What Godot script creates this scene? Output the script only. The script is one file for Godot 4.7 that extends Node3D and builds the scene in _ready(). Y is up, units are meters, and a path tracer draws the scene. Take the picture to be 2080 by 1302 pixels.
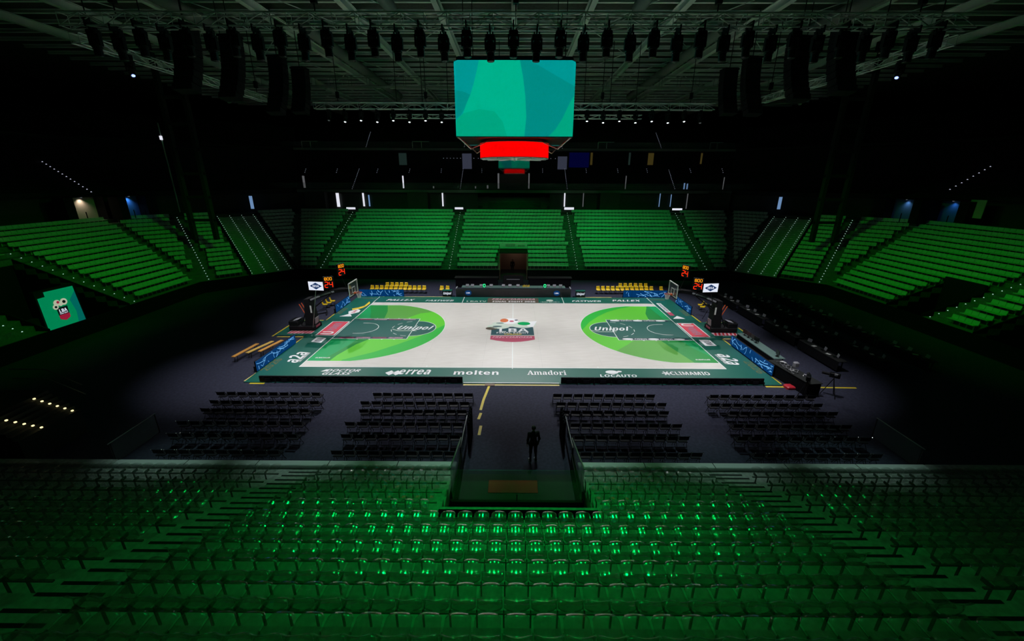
extends Node3D
# Basketball arena before a match: lit court, dark bowl, green washed stands.

const F := -0.04            # level of the black arena floor; the court surface is y = 0
const PITCH := 0.46         # seat spacing in the near stand
var M := {}
var taken := {}
var meshes := {}
var sans: SystemFont
var serif: SystemFont
var rng := RandomNumberGenerator.new()

# ------------------------------------------------------------------ nodes
func numbered(n: String) -> String:
	if not taken.has(n):
		taken[n] = 0
		return n
	taken[n] += 1
	return "%s_%03d" % [n, taken[n]]

func tag(o: Node, label: String, category: String, group := "", kind := "") -> Node:
	if label: o.set_meta("label", label)
	if category: o.set_meta("category", category)
	if group: o.set_meta("group", group)
	if kind: o.set_meta("kind", kind)
	return o

func thing(n: String, label: String, category: String, at := Vector3.ZERO, turn := 0.0, group := "", kind := "") -> Node3D:
	var o := Node3D.new()
	o.name = numbered(n)
	add_child(o)
	o.position = at
	o.rotation.y = turn
	tag(o, label, category, group, kind)
	return o

func part(n: String, mesh: Mesh, m: Material, parent: Node = self, xf := Transform3D.IDENTITY) -> MeshInstance3D:
	var o := MeshInstance3D.new()
	o.name = numbered(n) if parent == self else n
	o.mesh = mesh
	o.material_override = m
	o.transform = xf
	parent.add_child(o, true)
	return o

func setting(n: String, mesh: Mesh, m: Material) -> MeshInstance3D:
	var o := part(n, mesh, m)
	o.set_meta("kind", "structure")
	return o

const NTH := ["first", "second", "third", "fourth", "fifth", "sixth", "seventh", "eighth", "ninth", "tenth", "eleventh", "twelfth", "thirteenth", "fourteenth", "fifteenth", "sixteenth", "seventeenth", "eighteenth", "nineteenth"]
func nth(i: int) -> String:      # 0 is the first
	if i < 19: return NTH[i]
	var tens := ["twentieth", "thirtieth", "fortieth"]
	var t := (i + 1) / 10 - 2
	return tens[t] if (i + 1) % 10 == 0 else ["twenty", "thirty", "forty"][t] + "-" + NTH[(i + 1) % 10 - 1]

# ------------------------------------------------------------------ shapes
func begin() -> SurfaceTool:
	var s := SurfaceTool.new()
	s.begin(Mesh.PRIMITIVE_TRIANGLES)
	return s

func tri(s: SurfaceTool, a: Vector3, b: Vector3, c: Vector3, n: Vector3) -> void:
	s.set_normal(n)
	if (b - a).cross(c - a).dot(n) > 0.0:
		s.add_vertex(a); s.add_vertex(c); s.add_vertex(b)
	else:
		s.add_vertex(a); s.add_vertex(b); s.add_vertex(c)

func quad(s: SurfaceTool, a: Vector3, b: Vector3, c: Vector3, d: Vector3, out := Vector3.ZERO) -> void:
	var n := (b - a).cross(c - a)
	if n.length_squared() < 1e-14: n = (c - a).cross(d - a)
	n = n.normalized()
	if out != Vector3.ZERO and n.dot(out) < 0.0: n = -n
	tri(s, a, b, c, n)
	tri(s, a, c, d, n)

func box(s: SurfaceTool, c: Vector3, e: Vector3, b := Basis.IDENTITY) -> void:
	var x := b.x * e.x * 0.5
	var y := b.y * e.y * 0.5
	var z := b.z * e.z * 0.5
	quad(s, c + x - y - z, c + x + y - z, c + x + y + z, c + x - y + z, x)
	quad(s, c - x - y - z, c - x + y - z, c - x + y + z, c - x - y + z, -x)
	quad(s, c + y - x - z, c + y + x - z, c + y + x + z, c + y - x + z, y)
	quad(s, c - y - x - z, c - y + x - z, c - y + x + z, c - y - x + z, -y)
	quad(s, c + z - x - y, c + z + x - y, c + z + x + y, c + z - x + y, z)
	quad(s, c - z - x - y, c - z + x - y, c - z + x + y, c - z - x + y, -z)

# box with its vertical and top edges chamfered by k
func soft_box(s: SurfaceTool, c: Vector3, e: Vector3, k: float, b := Basis.IDENTITY) -> void:
	var h := e * 0.5
	var low := PackedVector2Array([Vector2(-h.x + k, -h.z), Vector2(h.x - k, -h.z), Vector2(h.x, -h.z + k), Vector2(h.x, h.z - k), Vector2(h.x - k, h.z), Vector2(-h.x + k, h.z), Vector2(-h.x, h.z - k), Vector2(-h.x, -h.z + k)])
	for i in 8:
		var p := low[i]
		var q := low[(i + 1) % 8]
		var p2 := p * Vector2((h.x - k) / h.x, (h.z - k) / h.z)
		var q2 := q * Vector2((h.x - k) / h.x, (h.z - k) / h.z)
		var mid := b * Vector3(p.x + q.x, 0, p.y + q.y)
		quad(s, c + b * Vector3(p.x, -h.y, p.y), c + b * Vector3(q.x, -h.y, q.y), c + b * Vector3(q.x, h.y - k, q.y), c + b * Vector3(p.x, h.y - k, p.y), mid)
		quad(s, c + b * Vector3(p.x, h.y - k, p.y), c + b * Vector3(q.x, h.y - k, q.y), c + b * Vector3(q2.x, h.y, q2.y), c + b * Vector3(p2.x, h.y, p2.y), mid + b.y)
		tri(s, c + b * Vector3(0, h.y, 0), c + b * Vector3(p2.x, h.y, p2.y), c + b * Vector3(q2.x, h.y, q2.y), b.y)
		tri(s, c + b * Vector3(0, -h.y, 0), c + b * Vector3(p.x, -h.y, p.y), c + b * Vector3(q.x, -h.y, q.y), -b.y)

func frame_of(d: Vector3) -> Basis:
	var y := d.normalized()
	var x := y.cross(Vector3.UP if absf(y.y) < 0.95 else Vector3.RIGHT).normalized()
	return Basis(x, y, x.cross(y))

func tube(s: SurfaceTool, a: Vector3, b: Vector3, r: float, n := 8, r2 := -1.0, caps := true) -> void:
	if r2 < 0.0: r2 = r
	var f := frame_of(b - a)
	for i in n:
		var t0 := TAU * i / n
		var t1 := TAU * (i + 1) / n
		var d0 := f.x * cos(t0) + f.z * sin(t0)
		var d1 := f.x * cos(t1) + f.z * sin(t1)
		var p := [a + d0 * r, a + d1 * r, b + d1 * r2, b + d0 * r2]
		var nn := [d0, d1, d1, d0]
		for k in ([0, 1, 2, 0, 2, 3] if (p[1] - p[0]).cross(p[2] - p[0]).dot(d0 + d1) <= 0.0 else [0, 2, 1, 0, 3, 2]):
			s.set_normal(nn[k]); s.add_vertex(p[k])
		if caps:
			tri(s, a, a + d0 * r, a + d1 * r, -f.y)
			tri(s, b, b + d0 * r2, b + d1 * r2, f.y)

func path_tube(s: SurfaceTool, pts: Array, r: float, n := 6) -> void:
	for i in pts.size() - 1:
		tube(s, pts[i], pts[i + 1], r, n)

# lathe round the local y axis; profile is [radius, y] pairs
func lathe(s: SurfaceTool, prof: Array, n: int, xf := Transform3D.IDENTITY) -> void:
	for j in prof.size() - 1:
		var a: Array = prof[j]
		var b: Array = prof[j + 1]
		var slope := Vector2(b[1] - a[1], -(b[0] - a[0])).normalized()
		for i in n:
			var t0 := TAU * i / n
			var t1 := TAU * (i + 1) / n
			var p := [Vector3(a[0] * cos(t0), a[1], a[0] * sin(t0)), Vector3(a[0] * cos(t1), a[1], a[0] * sin(t1)), Vector3(b[0] * cos(t1), b[1], b[0] * sin(t1)), Vector3(b[0] * cos(t0), b[1], b[0] * sin(t0))]
			var m := Vector3(slope.x * cos((t0 + t1) / 2), slope.y, slope.x * sin((t0 + t1) / 2))
			quad(s, xf * p[0], xf * p[1], xf * p[2], xf * p[3], xf.basis * m)

# polygon in the plane of x and y of xf, extruded along xf's z from 0 to depth
func prism(s: SurfaceTool, poly: PackedVector2Array, depth: float, xf := Transform3D.IDENTITY, back := true) -> void:
	var idx := Geometry2D.triangulate_polygon(poly)
	var n := xf.basis.z.normalized()
	for i in range(0, idx.size(), 3):
		var q := [poly[idx[i]], poly[idx[i + 1]], poly[idx[i + 2]]]
		tri(s, xf * Vector3(q[0].x, q[0].y, depth), xf * Vector3(q[1].x, q[1].y, depth), xf * Vector3(q[2].x, q[2].y, depth), n)
		if back:
			tri(s, xf * Vector3(q[0].x, q[0].y, 0), xf * Vector3(q[1].x, q[1].y, 0), xf * Vector3(q[2].x, q[2].y, 0), -n)
	if depth > 0.0:
		var cw := Geometry2D.is_polygon_clockwise(poly)
		for i in poly.size():
			var a := poly[i]
			var b := poly[(i + 1) % poly.size()]
			var o := Vector3(b.y - a.y, a.x - b.x, 0) * (-1.0 if cw else 1.0)
			quad(s, xf * Vector3(a.x, a.y, 0), xf * Vector3(b.x, b.y, 0), xf * Vector3(b.x, b.y, depth), xf * Vector3(a.x, a.y, depth), xf.basis * o)

# a floor polygon in court x and z, its top at height y
func ground(poly: Array, y: float, thick := 0.002) -> ArrayMesh:
	var p := PackedVector2Array()
	for q in poly: p.append(Vector2(q[0], q[1]) if q is Array else q)
	var s := begin()
	prism(s, p, thick, Transform3D(Basis(Vector3.RIGHT, Vector3.BACK, Vector3.UP), Vector3(0, y - thick, 0)), false)
	return s.commit()

func grid_mesh(rows: Array, closed := false) -> ArrayMesh:   # rows of equal length; smooth normals
	var s := begin()
	s.set_smooth_group(0)
	for i in rows.size() - 1:
		for j in rows[i].size() - 1:
			var a: Vector3 = rows[i][j]
			var b: Vector3 = rows[i][j + 1]
			var c: Vector3 = rows[i + 1][j + 1]
			var d: Vector3 = rows[i + 1][j]
			s.add_vertex(a); s.add_vertex(b); s.add_vertex(c)
			s.add_vertex(a); s.add_vertex(c); s.add_vertex(d)
	s.index()
	s.generate_normals()
	return s.commit()

func made(f: Callable) -> ArrayMesh:
	var s := begin()
	f.call(s)
	return s.commit()

# ------------------------------------------------------------------ lettering
func letters(text: String, w: float, h: float, lean := 0.0, face := "sans") -> Array:
	var t := TextMesh.new()
	t.font = serif if face == "serif" else sans
	t.text = text
	t.font_size = 48
	t.pixel_size = 0.01
	t.curve_step = 1.5
	t.depth = 0.0
	var arr := t.get_mesh_arrays()
	var v: PackedVector3Array = arr[Mesh.ARRAY_VERTEX]
	var ix: PackedInt32Array = arr[Mesh.ARRAY_INDEX] if arr[Mesh.ARRAY_INDEX] != null else PackedInt32Array()
	if ix.is_empty():
		for i in v.size(): ix.append(i)
	var lo := Vector2(1e9, 1e9)
	var hi := -lo
	for p in v:
		lo = lo.min(Vector2(p.x, p.y)); hi = hi.max(Vector2(p.x, p.y))
	var pts := []
	for i in ix:
		var q := (Vector2(v[i].x, v[i].y) - (lo + hi) * 0.5) / (hi - lo) * Vector2(w, h)
		q.x += q.y * lean
		pts.append(q)
	return pts

func lettering(parent: Node, n: String, text: String, at: Vector3, right: Vector3, up: Vector3, w: float, h: float, m: Material, lean := 0.0, face := "sans") -> MeshInstance3D:
	var pts := letters(text, w, h, lean, face)
	var s := begin()
	var nn := right.cross(up).normalized()
	for i in range(0, pts.size(), 3):
		tri(s, at + right * pts[i].x + up * pts[i].y, at + right * pts[i + 1].x + up * pts[i + 1].y, at + right * pts[i + 2].x + up * pts[i + 2].y, nn)
	return part(n, s.commit(), m, parent)

# ------------------------------------------------------------------ materials
func mat(n: String, c: Color, rough := 0.6, metal := 0.0, spec := 0.5) -> StandardMaterial3D:
	var m := StandardMaterial3D.new()
	m.albedo_color = c
	m.roughness = rough
	m.metallic = metal
	m.metallic_specular = spec
	M[n] = m
	return m

func lit(n: String, c: Color, energy := 1.0) -> StandardMaterial3D:
	var m := mat(n, Color(0.02, 0.02, 0.02), 0.5, 0.0, 0.3)
	m.emission_enabled = true
	m.emission = c
	m.emission_energy_multiplier = energy
	return m

func rgb(r: float, g: float, b: float) -> Color:
	return Color(r / 255.0, g / 255.0, b / 255.0)

func noise(freq: float, seed_: int, lo: Color, hi: Color, oct := 3) -> NoiseTexture2D:
	var f := FastNoiseLite.new()
	f.seed = seed_
	f.frequency = freq
	f.fractal_octaves = oct
	var g := Gradient.new()
	g.set_color(0, lo)
	g.set_color(1, hi)
	var t := NoiseTexture2D.new()
	t.width = 512
	t.height = 512
	t.seamless = true
	t.noise = f
	t.color_ramp = g
	return t

func grain(m: StandardMaterial3D, freq: float, seed_: int, lo: Color, hi: Color, scale_: Vector3) -> void:
	m.albedo_texture = noise(freq, seed_, lo, hi)
	m.uv1_triplanar = true
	m.uv1_world_triplanar = true
	m.uv1_scale = scale_

func make_materials() -> void:
	grain(mat("wood", rgb(226, 222, 215), 0.42), 0.02, 3, Color(0.945, 0.94, 0.93), Color(1, 1, 1), Vector3(0.06, 0.6, 0.6))
	grain(mat("floor", rgb(60, 62, 80), 0.75, 0.0, 0.25), 0.03, 5, Color(0.8, 0.8, 0.8), Color(1, 1, 1), Vector3(0.3, 0.3, 0.3))
	mat("apron", rgb(16, 98, 82), 0.42)
	mat("key", rgb(24, 94, 84), 0.42)
	mat("lime", rgb(100, 210, 52), 0.42)
	mat("green", rgb(42, 190, 62), 0.42)
	mat("emerald", rgb(12, 165, 92), 0.42)
	mat("deep", rgb(28, 148, 62), 0.42)
	mat("olive", rgb(98, 176, 70), 0.42)
	mat("line", rgb(235, 240, 236), 0.45)
	mat("print_white", rgb(238, 240, 240), 0.45)
	mat("print_red", rgb(214, 66, 84), 0.45)
	mat("print_maroon", rgb(186, 70, 100), 0.45)
	mat("print_pink", rgb(236, 186, 200), 0.45)
	mat("print_slate", rgb(56, 90, 96), 0.45)
	mat("print_navy", rgb(44, 60, 76), 0.45)
	mat("print_yellow", rgb(236, 204, 60), 0.45)
	mat("print_orange", rgb(216, 120, 78), 0.45)
	mat("print_pale", rgb(206, 220, 205), 0.45)
	mat("print_gold", rgb(96, 106, 66), 0.45)
	mat("print_brown", rgb(92, 84, 70), 0.45)
	mat("print_grey", rgb(150, 130, 150), 0.45)
	mat("tape", rgb(222, 200, 44), 0.55)
	mat("tape_pale", rgb(226, 214, 130), 0.55)
	mat("steel", rgb(150, 152, 150), 0.35, 0.8)
	mat("truss", rgb(228, 232, 228), 0.45, 0.2)
	grain(mat("roof", rgb(86, 88, 84), 0.8), 0.02, 9, Color(0.75, 0.75, 0.75), Color(1, 1, 1), Vector3(0.2, 0.2, 0.2))
	mat("beam", rgb(226, 228, 222), 0.6)
	mat("duct", rgb(120, 122, 118), 0.7)
	mat("black", rgb(24, 24, 27), 0.6, 0.0, 0.3)
	mat("black_cloth", rgb(22, 22, 26), 0.9, 0.0, 0.15)
	mat("black_gloss", rgb(18, 19, 22), 0.3)
	mat("chair_black", rgb(22, 22, 28), 0.55, 0.0, 0.3)
	mat("chair_frame", rgb(30, 30, 34), 0.4, 0.3)
	mat("bolt", rgb(230, 225, 215), 0.15, 1.0)
	mat("dark", rgb(46, 48, 47), 0.85, 0.0, 0.2)
	mat("upper", rgb(66, 68, 66), 0.85, 0.0, 0.2)
	grain(mat("stand", rgb(176, 180, 176), 0.75, 0.0, 0.3), 0.02, 12, Color(0.82, 0.82, 0.82), Color(1, 1, 1), Vector3(0.5, 0.5, 0.5))
	grain(mat("shaded_step", rgb(120, 124, 120), 0.8, 0.0, 0.25), 0.02, 21, Color(0.8, 0.8, 0.8), Color(1, 1, 1), Vector3(0.4, 0.4, 0.4))  # darker copy of stand; shade between the seat rows is coloured in
	mat("rail", rgb(84, 88, 86), 0.5, 0.3)
	mat("far_seat", rgb(196, 202, 198), 0.4)
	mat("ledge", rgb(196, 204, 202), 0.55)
	mat("yellow", rgb(232, 196, 22), 0.4)
	mat("plank", rgb(224, 160, 72), 0.55)
	mat("plank_pale", rgb(226, 184, 88), 0.55)
	mat("grey_plastic", rgb(150, 150, 158), 0.5)
	mat("table_top", rgb(96, 124, 118), 0.5)
	mat("white_paint", rgb(224, 226, 224), 0.5)
	mat("rim", rgb(236, 104, 60), 0.4)
	mat("net", rgb(236, 234, 230), 0.8)
	mat("red", rgb(196, 36, 52), 0.5)
	mat("red_mat", rgb(170, 48, 40), 0.9)
	mat("skin", rgb(170, 126, 104), 0.6)
	mat("hair", rgb(34, 26, 22), 0.7)
	mat("shirt", rgb(26, 26, 30), 0.9, 0.0, 0.2)
	mat("brown_wall", rgb(150, 128, 112), 0.8)
	mat("beige_wall", rgb(205, 192, 176), 0.8)
	mat("blue_wall", rgb(70, 120, 180), 0.8)
	mat("mirror_glass", rgb(120, 128, 126), 0.03, 1.0)
	var c := mat("clear_seat", rgb(96, 108, 100), 0.13, 0.0, 0.62)
	c.transparency = BaseMaterial3D.TRANSPARENCY_ALPHA
	c.albedo_color.a = 0.2
	var g := mat("glass", rgb(150, 168, 160), 0.04)
	g.transparency = BaseMaterial3D.TRANSPARENCY_ALPHA
	g.albedo_color.a = 0.14
	lit("teal", rgb(0, 150, 146))
	lit("teal_light", rgb(0, 176, 138))
	lit("teal_mid", rgb(0, 164, 126))
	lit("teal_dark", rgb(0, 138, 130))
	lit("screen_green", rgb(0, 128, 78))
	lit("screen_shade", rgb(0, 98, 88))
	lit("screen_red", rgb(255, 0, 0), 1.0)
	lit("screen_blue", rgb(0, 58, 116), 0.75)
	lit("screen_navy", rgb(0, 26, 58), 0.9)
	lit("screen_ink", rgb(14, 44, 92), 1.0)
	lit("screen_swirl", rgb(110, 176, 232), 1.1)
	lit("screen_white", rgb(226, 232, 246), 1.0)
	lit("screen_maroon", rgb(160, 30, 60), 0.8)
	lit("screen_pale", rgb(190, 196, 170), 0.8)
	lit("screen_black", rgb(10, 30, 26), 0.5)
	lit("digit_red", rgb(255, 44, 8), 1.8)
	lit("digit_amber", rgb(255, 160, 20), 1.5)
	lit("digit_green", rgb(40, 255, 140), 2.5)
	lit("step_lamp", rgb(190, 240, 215), 1.2)
	lit("step_lamp_white", rgb(216, 220, 245), 0.9)
	lit("step_lamp_warm", rgb(255, 236, 170), 1.6)
	lit("lens_white", rgb(236, 240, 255), 6.0)
	lit("lens_blue", rgb(120, 140, 255), 4.0)
	lit("lens_green", rgb(30, 255, 110), 2.0)
	lit("lamp_white", rgb(236, 238, 250), 0.9)
	lit("lamp_dim", rgb(130, 132, 136), 0.4)
	lit("lamp_grey", rgb(70, 74, 92), 0.5)
	lit("lamp_blue", rgb(6, 8, 84), 0.25)
	lit("lamp_ice", rgb(130, 170, 220), 0.6)
	lit("lamp_yellow", rgb(120, 104, 50), 0.2)
	lit("lamp_teal", rgb(60, 86, 80), 0.2)
	lit("strip_white", rgb(255, 250, 225), 2.0)

# ------------------------------------------------------------------ the script itself
func _ready() -> void:
	rng.seed = 20260
	# camera
	var cam := Camera3D.new()
	cam.name = "camera"
	cam.fov = 75.62
	cam.position = Vector3(0.071, 11.68, 32.16)
	cam.rotation = Vector3(-0.3282, 0.0042, 0.0037)
	cam.near = 0.1
	cam.far = 300.0
	add_child(cam)
	cam.make_current()
	# dark hall: no sky
	var we := WorldEnvironment.new()
	we.name = "environment"
	var env := Environment.new()
	env.background_mode = Environment.BG_COLOR
	env.background_color = Color(0, 0, 0)
	env.tonemap_mode = Environment.TONE_MAPPER_LINEAR
	env.tonemap_exposure = 1.0
	env.sdfgi_enabled = true
	env.ssao_enabled = true
	env.ssil_enabled = true
	we.environment = env
	add_child(we)
	sans = SystemFont.new()
	sans.font_names = PackedStringArray(["Droid Sans"])
	sans.font_weight = 700
	serif = SystemFont.new()
	serif.font_names = PackedStringArray(["Droid Serif"])
	serif.font_weight = 700
	make_materials()
	court_lights()
	stand_lights()
	# large structure
	hall()
	roof()
	bowl()
	near_stand()
	tunnel()
	upper_tiers()
	# court and what stands on it
	court()
	hoop(-1.0)
	hoop(1.0)
	video_cube()
	rigging()
	led_boards()
	scorers()
	benches()
	folding_chairs()
	side_tables()
	floor_tape()
	portal_screen()
	people()
	print("done")

func spot(n: String, at: Vector3, aim: Vector3, c: Color, energy: float, angle: float, blend := 1.0, size := 0.2) -> void:
	var l := SpotLight3D.new()
	l.name = n
	l.light_color = c
	l.light_energy = energy
	l.spot_angle = angle
	l.spot_angle_attenuation = blend
	l.spot_range = 120.0
	l.spot_attenuation = 2.0
	l.light_size = size
	l.shadow_enabled = true
	add_child(l, true)
	l.look_at_from_position(at, aim, Vector3.UP if absf((aim - at).normalized().y) < 0.98 else Vector3.FORWARD)

func court_lights() -> void:
	# moving heads of the two trusses that are aimed at the court: x, z, sideways aim, depth aim, energy, half angle
	for a in [[2.6, 10.4, 0.92, -6.05, 226.5, 19.9], [2.6, -10.0, 0.9, 7.67, 162.7, 16.0], [7.9, 10.4, 0.97, 6.6, 230.0, 36.0], [7.9, -10.0, 1.18, 5.0, 53.2, 25.8],
			[13.2, 10.4, 1.27, 8.0, 154.2, 21.1], [13.2, -10.0, 0.76, -6.55, 289.2, 38.9], [18.4, 10.4, 0.94, -3.8, 179.8, 16.0], [18.4, -10.0, 0.81, 5.0, 143.2, 18.6]]:
		for sx in [-1.0, 1.0]:
			var x: float = a[0] * sx
			spot("court_spot_light", Vector3(x, 16.7, a[1]), Vector3(x * a[2], 0, a[3]), Color(0.985, 0.985, 1.0), a[4] * 0.92, a[5])

	# soft spill along the floor and ledge in front of the near stand
	for x in [-14.0, -8.4, -2.8, 2.8, 8.4, 14.0]:
		spot("floor_spill_light", Vector3(x, 16.7, 10.9), Vector3(x * 1.03, 0.6, 17.0), Color(0.80, 1.0, 0.93), 60.0, 10.5)

func stand_lights() -> void:
	var g := Color(0.0, 1.0, 0.37)
	var y := Color(0.03, 1.0, 0.05)
	for a in [[-12.6, 8.0], [-5.5, 36.0], [0.0, 84.0], [5.5, 36.0], [12.6, 8.0]]:
		spot("near_wash_light", Vector3(a[0], 16.72, 10.9), Vector3(a[0] * 0.95, 3.0, 23.8), g, a[1], 24.0, 1.0, 0.12)
	for x in [-15.0, -5.0, 5.0, 15.0]:
		spot("far_wash_light", Vector3(x, 17.0, -10.6), Vector3(x * 1.1, 3.4, -24.0), g, 74.0, 34.0)
	for sx in [-1.0, 1.0]:
		for z in [-9.0, -1.0, 6.0]:
			spot("side_wash_light", Vector3(sx * 20.5, 17.2, z), Vector3(sx * 38.0, 2.6, z * 1.25 - 2.0), y, 42.0, 32.0)

# ------------------------------------------------------------------ hall shell
func hall() -> void:
	setting("floor", made(func(s): box(s, Vector3(0, F - 0.2, -4), Vector3(140, 0.4, 112))), M.floor)
	setting("wall_back", made(func(s): box(s, Vector3(0, 12, -60), Vector3(140, 26, 0.6))), M.dark)
	setting("wall_front", made(func(s): box(s, Vector3(0, 12, 52), Vector3(140, 26, 0.6))), M.dark)
	setting("wall_left", made(func(s): box(s, Vector3(-70, 12, -4), Vector3(0.6, 26, 112))), M.dark)
	setting("wall_right", made(func(s): box(s, Vector3(70, 12, -4), Vector3(0.6, 26, 112))), M.dark)

func roof() -> void:
	var c := setting("ceiling", made(func(s): box(s, Vector3(0, 25.3, -4), Vector3(140, 0.3, 112))), M.roof)
	# steel frame under the sheet
	var girder := made(func(s):
		box(s, Vector3(0, 0.28, 0), Vector3(0.42, 0.05, 88))
		box(s, Vector3(0, 0, 0), Vector3(0.10, 0.52, 88))
		box(s, Vector3(0, -0.28, 0), Vector3(0.42, 0.05, 88)))
	for x in [0.0, -5.7, 5.7, -12.5, 12.5, -19.5, 19.5, -26.5, 26.5, -33.5, 33.5, -40.5, 40.5]:
		part("girder", girder, M.beam, c, Transform3D(Basis.IDENTITY, Vector3(x, 23.9, -14)))
	var purlin := made(func(s):
		box(s, Vector3(0, 0.12, 0), Vector3(100, 0.04, 0.26))
		box(s, Vector3(0, 0, 0), Vector3(100, 0.24, 0.06))
		box(s, Vector3(0, -0.12, 0), Vector3(100, 0.04, 0.26)))
	for i in 31:
		part("purlin", purlin, M.beam, c, Transform3D(Basis.IDENTITY, Vector3(0, 24.45, 18.0 - i * 2.3)))
	# diagonal ties of the space frame
	for xi in [-30.0, -23.0, -16.0, -9.1, 9.1, 16.0, 23.0, 30.0]:
		part("diagonal_ties", made(func(s):
			for k in 9:
				var d := 3.4 if (k % 2 == 0) == (xi < 0.0) else -3.4
				tube(s, Vector3(xi - d, 23.4, 14.0 - k * 7.8), Vector3(xi + d, 24.4, 21.8 - k * 7.8), 0.035, 5, -1, false)), M.beam, c).set_meta("kind", "stuff")
	# ducts, boxes and round lamps under the sheet
	var duct := made(func(s): tube(s, Vector3(0, 0, -14), Vector3(0, 0, 14), 0.45, 12))
	for a in [[-8.6, 12.0, 0], [8.6, 12.0, 1], [-16.4, -20.0, 2], [16.4, -20.0, 3], [-23.4, 6.0, 4], [23.4, 6.0, 5]]:
		tag(part("air_duct", duct, M.duct, self, Transform3D(Basis.IDENTITY, Vector3(a[0], 22.95, a[1]))), "round grey air duct under the roof, %s" % ["bench side of the cube top", "camera side of the cube top", "bench side beyond the cube", "camera side beyond the cube", "outer bench side", "outer camera side"][roundi((a[2]))], "duct", "ducts under the roof")
	var cat := made(func(s):
		box(s, Vector3.ZERO, Vector3(60, 0.08, 1.0))
		for sz in [-0.5, 0.5]:
			tube(s, Vector3(-30, 1.0, sz), Vector3(30, 1.0, sz), 0.03, 6)
			for i in 31: tube(s, Vector3(-30 + i * 2, 0, sz), Vector3(-30 + i * 2, 1.0, sz), 0.02, 5))
	for a in [[7.0, "nearer the front lighting truss"], [-19.0, "beyond the rear lighting truss"]]:
		tag(part("catwalk", cat, M.duct, self, Transform3D(Basis.IDENTITY, Vector3(0, 21.3, a[0]))), "grey maintenance catwalk with handrails under the roof, " + a[1], "catwalk")
	var pend := made(func(s):
		lathe(s, [[0.06, 0.5], [0.06, 0.28], [0.34, 0.0], [0.30, -0.02], [0.0, 0.02]], 12)
		tube(s, Vector3(0, 0.5, 0), Vector3(0, 0.9, 0), 0.015, 5))
	for zz in [-27.0, -38.0]:
		for x in [-31.0, -28.0, -21.8, -17.2, -15.4, -9.4, -7.6, 7.4, 9.6, 15.2, 17.4, 21.6, 27.6, 31.2]:
			tag(part("high_bay_lamp", pend, M.truss, self, Transform3D(Basis.IDENTITY, Vector3(x, 22.6, zz + rng.randf_range(-0.4, 0.4)))), "unlit round high bay lamp hanging below the roof sheets", "lamp", "unlit high bay lamps under the roof")
	# support towers: two legs with rungs
	for sx in [-1.0, 1.0]:
		var t := thing("lattice_column", "tall dark ladder shaped steel column rising from the %s side stand to the roof" % ("LED portal" if sx < 0 else "press table"), "column", Vector3(sx * 35.6, 5.0, -16.0))
		for d in [-1.25, 1.25]:
			part("column_leg", made(func(s): box(s, Vector3(d, 9.4, 0), Vector3(0.4, 18.8, 0.5))), M.dark, t)
		for i in 7:
			part("rung", made(func(s): box(s, Vector3(0, 2.2 + i * 2.5, 0), Vector3(2.9, 0.28, 0.3))), M.dark, t)

# ------------------------------------------------------------------ bowl of stands
const PATH := [Vector2(-33.6, 24), Vector2(-33.6, -11), Vector2(-26.6, -18), Vector2(26.6, -18), Vector2(33.6, -11), Vector2(33.6, 24)]
const RUN := 0.87
const RISE := 0.40
const BASE := 1.2
const ROWS := 15

func seg_frame(i: int) -> Array:
	var d: Vector2 = (PATH[i + 1] - PATH[i]).normalized()
	return [PATH[i], d, Vector2(d.y, -d.x), (PATH[i + 1] - PATH[i]).length()]

func seg_ends(i: int, o: float) -> Vector2:      # range of u at offset o, from the mitres
	var f := seg_frame(i)
	var a := 0.0
	var b: float = f[3]
	if i > 0:
		var n0: Vector2 = seg_frame(i - 1)[2]
		a = ((n0 + f[2]) / (1.0 + n0.dot(f[2])) * o).dot(f[1])
	if i < 4:
		var n1: Vector2 = seg_frame(i + 1)[2]
		b += ((n1 + f[2]) / (1.0 + n1.dot(f[2])) * o).dot(f[1])
	return Vector2(a, b)

func seg_at(i: int, u: float, o: float, y: float) -> Vector3:
	var f := seg_frame(i)
	var p: Vector2 = f[0] + f[1] * u + f[2] * o
	return Vector3(p.x, y, p.y)

func step_mesh(i: int, o0: float, o1: float, ua: float, ub: float, y0: float, y1: float) -> ArrayMesh:
	var e0 := seg_ends(i, o0)
	var e1 := seg_ends(i, o1)
	var a0 := maxf(ua, e0.x) if ua > e0.x + 0.05 else e0.x
	var b0 := minf(ub, e0.y)
	var a1 := ua if ua > e1.x + 0.05 and ua > e0.x + 0.05 else e1.x
	var b1 := ub if ub < e0.y - 0.05 else e1.y
	var p := [seg_at(i, a0, o0, 0), seg_at(i, b0, o0, 0), seg_at(i, b1, o1, 0), seg_at(i, a1, o1, 0)]
	var s := begin()
	var up := Vector3.UP
	quad(s, p[0] + up * y1, p[1] + up * y1, p[2] + up * y1, p[3] + up * y1, up)
	quad(s, p[0] + up * y0, p[1] + up * y0, p[2] + up * y0, p[3] + up * y0, -up)
	var mid: Vector3 = (p[0] + p[1] + p[2] + p[3]) / 4.0
	for k in 4:
		var q: Vector3 = p[k]
		var r: Vector3 = p[(k + 1) % 4]
		quad(s, q + up * y0, r + up * y0, r + up * y1, q + up * y1, (q + r) * 0.5 - mid)
	return s.commit()

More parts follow.
